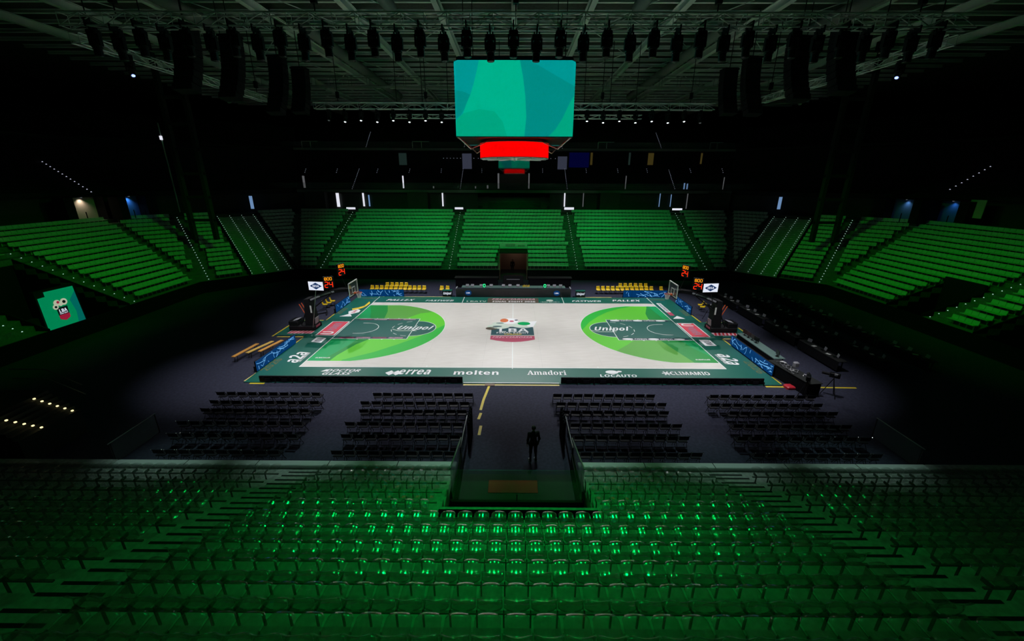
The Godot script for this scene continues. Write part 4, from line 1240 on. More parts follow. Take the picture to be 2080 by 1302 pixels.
func hoop(sx: float) -> void:
	var t := thing("basketball_hoop", "black portable basketball hoop unit at the court end by the %s" % ("wooden benches" if sx < 0 else "camera table"), "basketball hoop", Vector3(0, 0, 0))
	var X := func(x: float, y: float, z: float) -> Vector3: return Vector3(sx * x, y, z)
	part("base", made(func(s): soft_box(s, X.call(17.15, 0.19, 0.0), Vector3(2.1, 0.36, 1.35), 0.04)), M.black, t)
	part("counterweight", made(func(s): soft_box(s, X.call(17.85, 0.55, 0.0), Vector3(0.8, 0.4, 1.1), 0.06)), M.black_gloss, t)
	part("weight_cover", made(func(s): box(s, X.call(17.75, 0.78, 0.12), Vector3(0.6, 0.03, 0.6), Basis(Vector3.FORWARD, sx * 0.25))), M.grey_plastic, t)
	# padded tower, leaning towards the court
	var tower := part("padded_tower", made(func(s):
		var a := [X.call(16.1, 0.05, 0), X.call(16.95, 0.3, 0), X.call(16.75, 2.55, 0), X.call(16.35, 2.6, 0)]
		for zz in [-0.42, 0.42]:
			var d := Vector3(0, 0, zz)
			quad(s, a[0] + d, a[1] + d, a[2] + d, a[3] + d, d)
		for i in 4:
			var d := Vector3(0, 0, 0.42)
			quad(s, a[i] - d, a[(i + 1) % 4] - d, a[(i + 1) % 4] + d, a[i] + d, (a[i] + a[(i + 1) % 4]) / 2 - X.call(16.5, 1.2, 0))), M.black, t)
	part("pad_label", made(func(s): box(s, X.call(16.115, 0.72, 0.05), Vector3(0.02, 0.52, 0.62), Basis(Vector3.FORWARD, -sx * 0.1))), M.grey_plastic, tower)
	part("pad_label", made(func(s): box(s, X.call(16.08, 0.25, 0.05), Vector3(0.02, 0.16, 0.7), Basis(Vector3.FORWARD, -sx * 0.1))), M.print_maroon, tower)
	part("pad_label", made(func(s): box(s, X.call(16.28, 1.75, 0.43), Vector3(0.12, 0.6, 0.02))), M.white_paint, tower)
	# curved arm
	var p := []
	for i in 13:
		var u := float(i) / 12.0
		p.append(X.call(lerpf(16.55, 13.15, u), 2.35 + 0.95 * sin(u * PI * 0.5), 0))
	for zz in [-0.28, 0.28]:
		part("arm", made(func(s):
			for i in 12: box(s, (p[i] + p[i + 1]) / 2 + Vector3(0, 0, zz * (1.0 - i * 0.03)), Vector3(0.30, 0.26, 0.10), Basis(Vector3.BACK, atan2(p[i + 1].y - p[i].y, p[i + 1].x - p[i].x)))), M.black, t)
	part("arm_band", made(func(s):
		for i in range(1, 8): box(s, (p[i] + p[i + 1]) / 2 + Vector3(0, 0.02, 0.34 * (1.0 - i * 0.03)), Vector3(0.29, 0.13, 0.02), Basis(Vector3.BACK, atan2(p[i + 1].y - p[i].y, p[i + 1].x - p[i].x)))), M.grey_plastic, t)
	for z in [-0.3, 0.3]:
		part("strut", made(func(s): tube(s, X.call(17.3, 0.4, z), X.call(16.7, 1.75, z * 0.7), 0.045, 8)), M.black, t)
		part("lift_ram", made(func(s): tube(s, X.call(16.9, 1.2, z * 0.6), X.call(17.3, 2.1, z * 0.6), 0.035, 8)), M.rim, t)
		part("brace", made(func(s): tube(s, X.call(16.4, 1.6, z), X.call(14.3, 3.2, z * 0.8), 0.03, 8)), M.black, t)
	# backboard: glass in a white frame
	var b := part("backboard", made(func(s): box(s, X.call(12.82, 3.425, 0), Vector3(0.03, 1.05, 1.8))), M.glass, t)
	part("board_frame", made(func(s):
		for y in [2.91, 3.94]: box(s, X.call(12.82, y, 0), Vector3(0.06, 0.07, 1.84))
		for z in [-0.89, 0.89]: box(s, X.call(12.82, 3.425, z), Vector3(0.06, 1.05, 0.07))), M.white_paint, b)
	part("target_square", made(func(s):
		for y in [3.07, 3.5]: box(s, X.call(12.80, y, 0), Vector3(0.035, 0.05, 0.59))
		for z in [-0.28, 0.28]: box(s, X.call(12.80, 3.285, z), Vector3(0.035, 0.43, 0.05))), M.white_paint, b)
	part("board_mount", made(func(s): box(s, X.call(13.0, 3.2, 0), Vector3(0.3, 0.5, 0.7))), M.black, b)
	part("pad_edge", made(func(s): box(s, X.call(12.82, 2.86, 0), Vector3(0.08, 0.08, 1.86))), M.black, b)
	var r := part("rim", made(func(s):
		for i in 24:
			var t0 := TAU * i / 24
			var t1 := TAU * (i + 1) / 24
			tube(s, X.call(12.42, 3.05, 0) + Vector3(cos(t0), 0, sin(t0)) * 0.235, X.call(12.42, 3.05, 0) + Vector3(cos(t1), 0, sin(t1)) * 0.235, 0.02, 6)
		box(s, X.call(12.73, 3.02, 0), Vector3(0.16, 0.12, 0.2))), M.rim, t)
	part("net", made(func(s):
		for i in 12:
			for sg in [-1, 1]:
				var prev := Vector3.ZERO
				for j in 6:
					var tt: float = TAU * (i + sg * j * 0.5) / 12
					var rr: float = [0.23, 0.20, 0.165, 0.14, 0.125, 0.12][j]
					var q: Vector3 = X.call(12.42, 3.03 - j * 0.085, 0) + Vector3(cos(tt), 0, sin(tt)) * rr
					if j > 0: tube(s, prev, q, 0.009, 4, -1, false)
					prev = q), M.net, r)
	# clocks and lit sponsor sign
	part("clock_arm", made(func(s): tube(s, X.call(13.3, 3.3, 0), X.call(13.7, 4.5, 0), 0.03, 8); tube(s, X.call(14.4, 3.0, 0.3), X.call(14.9, 3.5, 0.3), 0.03, 8)), M.black, t)
	shot_clock(t, X.call(13.63, 4.9, 0), -sx * 1.15)
	shot_clock(t, X.call(14.72, 3.88, 0.05), -sx * 0.3)
	var sg := part("sign_cabinet", made(func(s): soft_box(s, Vector3.ZERO, Vector3(1.26, 0.72, 0.1), 0.02)), M.black, t, Transform3D(Basis(Vector3.UP, sx * 0.12), X.call(15.42, 3.76, 0.72)))
	part("sign_face_display", made(func(s): box(s, Vector3(0, 0, 0.056), Vector3(1.22, 0.68, 0.012))), M.screen_white, sg)
	part("sign_diamond", made(func(s): prism(s, PackedVector2Array([Vector2(-0.50, 0), Vector2(0, -0.27), Vector2(0.50, 0), Vector2(0, 0.27)]), 0.004, Transform3D(Basis.IDENTITY, Vector3(0, 0, 0.064)))), M.screen_ink, sg)
	lettering(sg, "sign_lettering_display", "IBSA", Vector3(0, 0, 0.072), Vector3.RIGHT, Vector3.UP, 0.56, 0.18, M.screen_white)
	part("sign_post", made(func(s): tube(s, X.call(16.2 if sx < 0 else 15.9, 0.3 if sx < 0 else 2.2, 0.7), X.call(15.5, 3.45, 0.7), 0.03, 8)), M.steel if sx < 0 else M.black, t)

# ------------------------------------------------------------------ video cube
func screen_face(parent: Node, xf: Transform3D, front: bool) -> void:
	var w := 7.36
	var h := 4.2
	var q := func(a: Array) -> PackedVector2Array:
		var o := PackedVector2Array()
		for i in range(0, a.size(), 2): o.append(Vector2((a[i] - 0.5) * w, (0.5 - a[i + 1]) * h))
		return o
	var full: PackedVector2Array = q.call([0.0, 0.04, 0.01, 0.015, 0.03, 0.0, 0.97, 0.0, 0.99, 0.015, 1.0, 0.04, 1.0, 1.0, 0.0, 1.0])
	var lay := func(n: String, poly: PackedVector2Array, m: Material, z: float):
		for p in Geometry2D.intersect_polygons(poly, full):
			part(n, made(func(s): prism(s, p, 0.004, Transform3D(Basis.IDENTITY, Vector3(0, 0, z)))), m, parent, xf)
	lay.call("video_screen", full, M.teal, 0.0)
	lay.call("video_screen", q.call([0.0, 0.38, 0.07, 0.40, 0.13, 0.44, 0.09, 0.6, 0.04, 0.72, 0.0, 0.76]), M.teal_dark, 0.006)
	lay.call("video_screen", q.call([0.21, -0.02, 0.19, 0.12, 0.16, 0.3, 0.13, 0.44, 0.09, 0.58, 0.064, 0.69, 0.0, 0.78, 0.0, 1.02, 0.62, 1.02, 0.6, 0.73, 0.59, 0.46, 0.57, 0.22, 0.54, -0.02]), M.teal_light, 0.008)
	lay.call("video_screen", q.call([0.064, 0.69, 0.2, 0.63, 0.33, 0.66, 0.4, 0.8, 0.44, 1.02, 0.0, 1.02, 0.0, 0.78]), M.teal_mid, 0.010)
	lay.call("video_screen", q.call([0.54, -0.02, 0.57, 0.22, 0.59, 0.46, 0.6, 0.73, 0.585, 1.02, 1.01, 1.02, 1.01, 0.3, 0.9, -0.02]), M.teal_dark, 0.009)
	lay.call("video_screen", q.call([1.01, 0.42, 0.97, 0.52, 0.907, 0.75, 0.85, 0.9, 0.78, 1.02, 1.01, 1.02]), M.teal_mid, 0.011)
	lay.call("video_screen", q.call([0.6, -0.02, 1.01, -0.02, 1.01, 0.34, 0.85, 0.2]), M.teal, 0.012)
	if not front:
		lettering(parent, "screen_lettering", "Unipol", xf * Vector3(0, 0.2, 0.03), xf.basis.x, xf.basis.y, 3.4, 1.3, M.screen_white, 0.25)

func video_cube() -> void:
	var t := thing("video_cube", "large hanging video cube with teal screens above a red ring screen", "video screen", Vector3(0.06, 16.38, 0))
	part("cube_frame", made(func(s): box(s, Vector3(0, 0, 0), Vector3(7.3, 4.16, 7.2))), M.black, t)
	part("top_frame", made(func(s): soft_box(s, Vector3(0, 2.22, 0), Vector3(7.1, 0.24, 7.1), 0.06)), M.black, t)
	for k in 4:
		var b := Basis(Vector3.UP, k * PI / 2)
		screen_face(t, Transform3D(b, b * Vector3(0, 0, 3.66)), k == 0)
		part("bottom_edge", made(func(s): box(s, b * Vector3(0, -2.13, 3.62), (b * Vector3(7.36, 0.06, 0.1)).abs())), M.steel, t)
	# ring screen under the cube
	var ring := part("ring_screen", made(func(s): lathe(s, [[2.46, -2.28], [2.46, -3.22]], 48)), M.screen_red, t)
	part("ring_edge", made(func(s): lathe(s, [[2.47, -3.22], [2.47, -3.27], [2.2, -3.27], [0.0, -3.2]], 48); lathe(s, [[2.0, -2.1], [2.47, -2.25], [2.47, -2.28]], 48)), M.beam, ring)
	part("ring_truss", made(func(s):
		for i in 12:
			var a := TAU * i / 12
			tube(s, Vector3(cos(a), 0, sin(a)) * 0.5 + Vector3(0, -3.3, 0), Vector3(cos(a), 0, sin(a)) * 2.3 + Vector3(0, -3.3, 0), 0.05, 6)), M.truss, ring)
	for a in [[-1, 1], [1, 1], [-1, -1], [1, -1]]:
		part("corner_strut", made(func(s): tube(s, Vector3(a[0] * 3.6, -2.1, a[1] * 3.6), Vector3(a[0] * 2.9, -2.75, a[1] * 2.4), 0.04, 6); tube(s, Vector3(a[0] * 2.9, -2.75, a[1] * 2.4), Vector3(a[0] * 2.0, -2.3, a[1] * 1.6), 0.04, 6)), M.truss, t)
		part("hanging_cable", made(func(s): tube(s, Vector3(a[0] * 3.1, 2.3, a[1] * 3.1), Vector3(a[0] * 3.1, 7.5, a[1] * 3.1), 0.025, 6)), M.black, t)

# ------------------------------------------------------------------ rigging
func truss_mesh(length: float, w: float, chords: bool) -> ArrayMesh:
	return made(func(s):
		if chords: return
		var n := int(length / 1.0)
		for i in n:
			var x0 := -length / 2 + i * length / n
			var x1 := x0 + length / n
			for f in [[Vector2(-w, -w), Vector2(-w, w)], [Vector2(w, -w), Vector2(w, w)], [Vector2(-w, w), Vector2(w, w)], [Vector2(-w, -w), Vector2(w, -w)]]:
				var a: Vector2 = f[0] if i % 2 == 0 else f[1]
				var b: Vector2 = f[1] if i % 2 == 0 else f[0]
				tube(s, Vector3(x0, a.y, a.x), Vector3(x1, b.y, b.x), 0.022, 5, -1, false)
				tube(s, Vector3(x0, f[0].y, f[0].x), Vector3(x0, f[1].y, f[1].x), 0.018, 5, -1, false))

func truss(label: String, at: Vector3, turn: float, length: float, w := 0.26) -> Node3D:
	var t := thing("lighting_truss", label, "truss", at, turn)
	for a in [[-w, -w], [w, -w], [-w, w], [w, w]]:
		part("chord", made(func(s): tube(s, Vector3(-length / 2, a[1], a[0]), Vector3(length / 2, a[1], a[0]), 0.035, 6)), M.truss, t)
	part("lacing", truss_mesh(length, w, false), M.truss, t)
	for k in 5:
		var x := -length * 0.44 + k * length * 0.22
		part("hoist_chain", made(func(s): tube(s, Vector3(x, w, 0), Vector3(x, 23.55 - at.y, 0), 0.03, 5); box(s, Vector3(x, 0.9, 0), Vector3(0.24, 0.5, 0.24))), M.black, t)
	return t

func fixture_meshes() -> void:
	meshes.base = made(func(s):
		soft_box(s, Vector3(0, -0.20, 0), Vector3(0.36, 0.16, 0.36), 0.03)
		for x in [-0.1, 0.1]: box(s, Vector3(x, -0.08, 0), Vector3(0.05, 0.14, 0.08))
		box(s, Vector3(0, 0.05, 0), Vector3(0.05, 0.24, 0.58)))
	meshes.yoke = made(func(s):
		for x in [-0.19, 0.19]: box(s, Vector3(x, -0.45, 0), Vector3(0.06, 0.42, 0.16))
		box(s, Vector3(0, -0.29, 0), Vector3(0.42, 0.06, 0.18)))
	meshes.head = made(func(s): lathe(s, [[0.0, 0.26], [0.13, 0.24], [0.17, 0.14], [0.17, -0.06], [0.145, -0.12], [0.15, -0.44], [0.13, -0.46], [0.0, -0.44]], 14))
	meshes.head_ring = made(func(s): lathe(s, [[0.155, -0.10], [0.178, -0.11], [0.178, -0.15], [0.15, -0.16]], 14))
	meshes.lens = made(func(s): lathe(s, [[0.085, -0.462], [0.04, -0.475], [0.0, -0.48]], 10))

func fixture(at: Vector3, label: String, group: String, tilt: Basis, lens: Material, scale_ := 1.0) -> void:
	var t := thing("moving_head_light", label, "stage light", at, 0.0, group)
	var sc := Basis.IDENTITY.scaled(Vector3.ONE * scale_)
	part("base", meshes.base, M.black, t, Transform3D(sc, Vector3.ZERO))
	part("yoke", meshes.yoke, M.black, t, Transform3D(sc, Vector3.ZERO))
	var h := part("head", meshes.head, M.black_gloss, t, Transform3D(sc * tilt, Vector3(0, -0.58, 0) * scale_))
	part("head_ring", meshes.head_ring, M.chair_frame, h)
	part("lens", meshes.lens, lens, h)

func rigging() -> void:
	fixture_meshes()
	truss("silver lighting truss in front of the video cube, carrying unlit moving heads", Vector3(0.1, 18.35, 10.5), 0.0, 40.4)
	truss("silver lighting truss behind the video cube, carrying white glowing heads", Vector3(0.0, 18.05, -10.0), 0.0, 36.6)
	truss("silver side truss linking front and rear trusses above the LED portal side", Vector3(-21.2, 18.1, 1.0), PI / 2, 16.0, 0.22)
	truss("silver side truss linking front and rear trusses above the press table side", Vector3(21.0, 18.1, 1.0), PI / 2, 16.0, 0.22)
	truss("short low truss bar hung behind the rear lighting truss", Vector3(-6.2, 17.35, -11.2), 0.0, 11.0, 0.16)
	truss("short low truss bar hung behind the rear truss on the press table side", Vector3(6.6, 17.35, -11.2), 0.0, 11.0, 0.16)
	for i in 37:
		var x := -18.9 + i * 1.05
		var low := 0.16 if i % 2 else 0.0
		fixture(Vector3(x, 18.12 - low, 10.5), "unlit moving head, %s from the LED portal end of the front truss" % nth(i), "moving heads of the front truss", Basis(Vector3.FORWARD, rng.randf_range(-0.06, 0.06)) * Basis(Vector3.RIGHT, rng.randf_range(-0.08, 0.08)), M.black_gloss, 1.14)
	for i in 24:
		var x := -17.1 + i * 1.49
		var low := 0.12 if i % 2 else 0.0
		fixture(Vector3(x, 17.82 - low, -10.0), "moving head with white lens, %s from the LED portal end of the rear truss" % nth(i), "moving heads of the rear truss", Basis(Vector3.RIGHT, -0.35), M.lens_white if i > 0 and i < 23 else M.lamp_dim)
	for sx in [-1.0, 1.0]:
		for k in 3:
			fixture(Vector3(sx * 20.9, 17.88, 6.5 - k * 4.0), "%s moving head from the front on the side truss above the %s" % [nth(k), "LED portal" if sx < 0 else "press tables"], "moving heads of the side trusses", Basis(Vector3.FORWARD, sx * 0.6) * Basis(Vector3.RIGHT, -0.5), M.lens_blue if k == 0 else M.black_gloss)
		# loudspeaker columns
		for a in [[4.0, 19.2, 20.0, 9, "front"], [0.0, 19.0, 20.6, 10, "second"], [-6.0, 19.1, 20.9, 11, "third"], [-8.0, 18.3, 20.5, 9, "rear"]]:
			var t := thing("line_array_speaker", "%s black loudspeaker column hanging above the %s side" % [a[4], "LED portal" if sx < 0 else "press table"], "loudspeaker", Vector3(sx * a[1], a[2], a[0]), sx * 0.12)
			part("fly_frame", made(func(s): box(s, Vector3(0, 0.08, 0), Vector3(1.25, 0.12, 0.9)); tube(s, Vector3(0, 0.1, 0), Vector3(0, 24.36 - a[2], 0), 0.03, 6)), M.black, t)
			for k in a[3]:
				part("speaker_cabinet", made(func(s): soft_box(s, Vector3(0, -0.19 - k * 0.385, 0.012 * k * k), Vector3(1.3, 0.37, 0.7), 0.03, Basis(Vector3.RIGHT, -0.03 * k))), M.black, t)

# ------------------------------------------------------------------ LED boards
func led_board(label: String, a: Vector3, b: Vector3, h: float, seed_: int, group := "") -> void:
	# lit face to the left of the way from a to b
	var d := b - a
	var turn := atan2(-d.z, d.x)
	var length := d.length()
	var t := thing("led_board", label, "LED board", (a + b) / 2, turn, group)
	var n := maxi(1, int(round(length / 1.0)))
	var w := length / n
	for i in n:
		var x := -length / 2 + (i + 0.5) * w
		var p := part("led_panel", made(func(s): soft_box(s, Vector3(x, h / 2 + 0.01, 0), Vector3(w - 0.012, h - 0.02, 0.09), 0.012)), M.black, t)
		part("panel_face_display", made(func(s): box(s, Vector3(x, h / 2 + 0.01, -0.05), Vector3(w - 0.02, h - 0.05, 0.012))), M.screen_blue, p)
		part("latch", made(func(s):
			box(s, Vector3(x - 0.25, h * 0.72, 0.06), Vector3(0.10, 0.07, 0.04))
			box(s, Vector3(x + 0.25, h * 0.72, 0.06), Vector3(0.10, 0.07, 0.04))
			box(s, Vector3(x, h * 0.4, 0.06), Vector3(0.34, 0.18, 0.04))), M.black_gloss, p)
		part("support_foot", made(func(s):
			box(s, Vector3(x + w / 2 - 0.02, h * 0.25, 0.09), Vector3(0.03, h * 0.5, 0.10))
			box(s, Vector3(x + w / 2 - 0.02, 0.01, 0.10), Vector3(0.04, 0.02, 0.22))), M.chair_frame, p)
	# white swirls running over the panels
	var r := RandomNumberGenerator.new()
	r.seed = seed_
	var s := begin()
	for k in (int(length * 5.0) if h > 0.5 else 0):
		var c := Vector2(r.randf_range(-length / 2 + 0.15, length / 2 - 0.15), r.randf_range(0.08, h - 0.1))
		var rad := r.randf_range(0.3, 1.1)
		var a0 := r.randf_range(0, TAU)
		var sweep := r.randf_range(0.4, 1.1)
		var wd := r.randf_range(0.012, 0.022)
		var prev := c
		for j in 6:
			var an := a0 + sweep * j / 5.0
			var q := c + Vector2(cos(an) * rad * 1.6, sin(an) * rad) - Vector2(cos(a0) * rad * 1.6, sin(a0) * rad)
			if j > 0 and absf(q.x) < length / 2 - 0.04 and q.y > 0.05 and q.y < h - 0.05 and prev.y > 0.05 and prev.y < h - 0.05:
				var dd := (q - prev).normalized()
				var nn := Vector2(-dd.y, dd.x) * wd
				quad(s, Vector3(prev.x + nn.x, prev.y + nn.y, -0.0575), Vector3(q.x + nn.x, q.y + nn.y, -0.0575), Vector3(q.x - nn.x, q.y - nn.y, -0.0575), Vector3(prev.x - nn.x, prev.y - nn.y, -0.0575), Vector3.FORWARD)
			prev = q
	if h > 0.5: part("swirl_graphic_display", s.commit(), M.screen_swirl, t).set_meta("kind", "stuff")

func led_boards() -> void:
	var y := 0.0
	led_board("blue LED board with white swirls on the court end in front of the wooden benches", Vector3(-16.32, y, 3.4), Vector3(-16.36, y, 8.3), 0.72, 11)
	led_board("blue LED board with white swirls on the court end in front of the camera table", Vector3(16.42, y, 8.55), Vector3(16.42, y, 3.2), 0.76, 12)
	led_board("blue LED board between the hoop and the far corner on the bench side", Vector3(-16.36, y, -7.6), Vector3(-16.36, y, -4.1), 0.76, 13)
	led_board("blue LED board between the hoop and the far corner on the camera table side", Vector3(16.4, y, -4.1), Vector3(16.4, y, -7.9), 0.76, 14)
	led_board("blue LED board in front of the yellow team chairs on the bench side", Vector3(-11.5, F, -9.95), Vector3(-16.2, F, -9.95), 0.78, 15)
	led_board("blue LED board in front of the yellow team chairs on the camera table side", Vector3(16.2, F, -10.05), Vector3(11.6, F, -10.05), 0.78, 16)
	led_board("black backed low LED board along the court edge nearest the tape and benches", Vector3(-15.35, 0.0, 9.64), Vector3(-3.0, 0.0, 9.64), 0.40, 17)
	led_board("black backed low LED board along the court edge towards the camera table", Vector3(2.95, 0.0, 9.64), Vector3(15.2, 0.0, 9.64), 0.40, 18)

# ------------------------------------------------------------------ scorers table
func laptop(at: Vector3, turn: float, label: String, group: String) -> void:
	var t := thing("laptop", label, "laptop", at, turn, group)
	part("keyboard", made(func(s): soft_box(s, Vector3(0, 0.011, 0), Vector3(0.34, 0.02, 0.24), 0.004)), M.black_gloss, t)
	part("lid", made(func(s): box(s, Vector3(0, 0.12, 0.14), Vector3(0.34, 0.23, 0.012), Basis(Vector3.RIGHT, 0.25))), M.grey_plastic, t)

func scorers() -> void:
	var t := thing("scorers_table", "long black fronted scorers table at the middle of the far sideline", "table", Vector3(0.03, F, -9.98))
	part("front_panel", made(func(s): soft_box(s, Vector3(0, 0.44, 0), Vector3(12.1, 0.86, 0.22), 0.02)), M.black_gloss, t)
	for x in [-4.75, 4.55]:
		part("ring_logo_display", made(func(s): prism(s, PackedVector2Array(ellipse(x, 0.46, 0.34, 0.28, 24)), 0.01, Transform3D(Basis.IDENTITY, Vector3(0, 0, 0.112)))), M.screen_blue, t)
		lettering(t, "ring_logo_lettering_display", "LBA", Vector3(x, 0.46, 0.126), Vector3.RIGHT, Vector3.UP, 0.4, 0.14, M.screen_white)
	part("table_top", made(func(s): soft_box(s, Vector3(0, 0.92, -0.75), Vector3(11.0, 0.05, 0.9), 0.01)), M.table_top, t)
	part("end_panel", made(func(s): box(s, Vector3(-6.0, 0.48, -0.4), Vector3(0.12, 0.9, 0.9)); box(s, Vector3(6.0, 0.48, -0.4), Vector3(0.12, 0.9, 0.9))), M.grey_plastic, t)
	for i in 5:
		part("table_leg", made(func(s): box(s, Vector3(-5.2 + i * 2.6, 0.45, -1.05), Vector3(0.06, 0.9, 0.06))), M.black, t)
	var li := -1
	for x in [-4.9, -4.35, -3.4, -2.35, -1.05, -0.35, 0.5, 3.75, 4.4, 5.05]:
		li += 1
		laptop(Vector3(x, F + 0.945, -10.65), PI + rng.randf_range(-0.15, 0.15), "small open laptop on the scorers table, %s from its bench side end" % nth(li), "laptops of the scorers table")
	for x in [-3.05, 3.35]:
		var d := thing("foul_display", "small black box with a glowing green zero on the scorers table", "display", Vector3(x, F + 0.945, -10.35), 0.0, "green zero displays")
		part("case", made(func(s): soft_box(s, Vector3(0, 0.2, 0), Vector3(0.34, 0.4, 0.12), 0.01)), M.black, d)
		part("zero_display", made(func(s): seven_seg(s, "0", Vector3(0, 0.2, 0.065), 0.2, 0.28, 0.05)), M.digit_green, d)
	for k in 6:
		tag(part("bottle", made(func(s): lathe(s, [[0.0, 0.0], [0.035, 0.0], [0.035, 0.16], [0.015, 0.2], [0.015, 0.24], [0.0, 0.24]], 8)), M.yellow, self, Transform3D(Basis.IDENTITY, Vector3(1.05 + k * 0.13, F + 0.945, -10.5 - (k % 2) * 0.15))), "small yellow bottle grouped near the middle of the scorers table", "bottle", "yellow bottles")
	# broadcast desks behind
	for a in [[-4.2, "on the bench side"], [4.2, "on the camera table side"]]:
		var b := thing("broadcast_desk", "black draped desk behind the scorers table " + a[1], "desk", Vector3(a[0], F, -14.4))
		part("drape", made(func(s): soft_box(s, Vector3(0, 0.55, 0), Vector3(4.8, 1.1, 0.8), 0.03)), M.black_cloth, b)
		part("desk_top", made(func(s): box(s, Vector3(0, 1.12, 0), Vector3(5.0, 0.04, 0.95))), M.dark, b)
	var c := thing("monitor_case", "black monitor case in front of the far entrance", "case", Vector3(0.0, F, -14.2))
	part("case_body", made(func(s): soft_box(s, Vector3(0, 0.7, 0), Vector3(2.3, 1.4, 0.7), 0.04)), M.black, c)
	part("case_shelf", made(func(s): box(s, Vector3(0, 1.0, 0.36), Vector3(1.5, 0.06, 0.06))), M.grey_plastic, c)
	for a in [[-6.95, "bench"], [7.1, "camera table"]]:
		var u := thing("sponsor_box", "low box with glowing white lettering beside the scorers table, %s side" % a[1], "sign", Vector3(a[0], F, -10.15))
		part("body", made(func(s): soft_box(s, Vector3(0, 0.32, 0), Vector3(1.0, 0.64, 0.4), 0.02)), M.black_gloss, u)
		part("top_cover", made(func(s): box(s, Vector3(0, 0.66, -0.02), Vector3(1.02, 0.04, 0.5))), M.apron, u)
		lettering(u, "lettering_display", "Unipol", Vector3(0, 0.34, 0.212), Vector3.RIGHT, Vector3.UP, 0.8, 0.36, M.screen_white, 0.25)

# ------------------------------------------------------------------ chairs and benches
func yellow_shell() -> ArrayMesh:
	var prof := [[0.80, -0.25], [0.74, -0.235], [0.62, -0.20], [0.52, -0.18], [0.46, -0.14], [0.445, -0.05], [0.45, 0.10], [0.445, 0.2], [0.42, 0.235]]
	var s := begin()
	s.set_smooth_group(0)
	var grid := []
	for side in 2:
		var rows := []
		for j in prof.size():
			var row := []
			for i in 7:
				var u := i / 3.0 - 1.0
				var w := 0.21 if j > 3 else 0.17 + 0.04 * j / 3.0
				row.append(Vector3(u * w, prof[j][0] + 0.02 * u * u - side * 0.012, prof[j][1] + (0.03 * u * u if j < 5 else 0.0) - side * 0.012))
			rows.append(row)
		grid.append(rows)
	var q := func(a, b, c, d):
		for v in [a, b, c, a, c, d]: s.add_vertex(v)
	for j in prof.size() - 1:
		for i in 6:
			q.call(grid[0][j][i], grid[0][j][i + 1], grid[0][j + 1][i + 1], grid[0][j + 1][i])
			q.call(grid[1][j][i], grid[1][j + 1][i], grid[1][j + 1][i + 1], grid[1][j][i + 1])
		q.call(grid[0][j][0], grid[0][j + 1][0], grid[1][j + 1][0], grid[1][j][0])
		q.call(grid[0][j][6], grid[1][j][6], grid[1][j + 1][6], grid[0][j + 1][6])
	for i in 6:
		q.call(grid[0][0][i], grid[1][0][i], grid[1][0][i + 1], grid[0][0][i + 1])
		q.call(grid[0][-1][i], grid[0][-1][i + 1], grid[1][-1][i + 1], grid[1][-1][i])
	s.index()
	s.generate_normals()
	return s.commit()

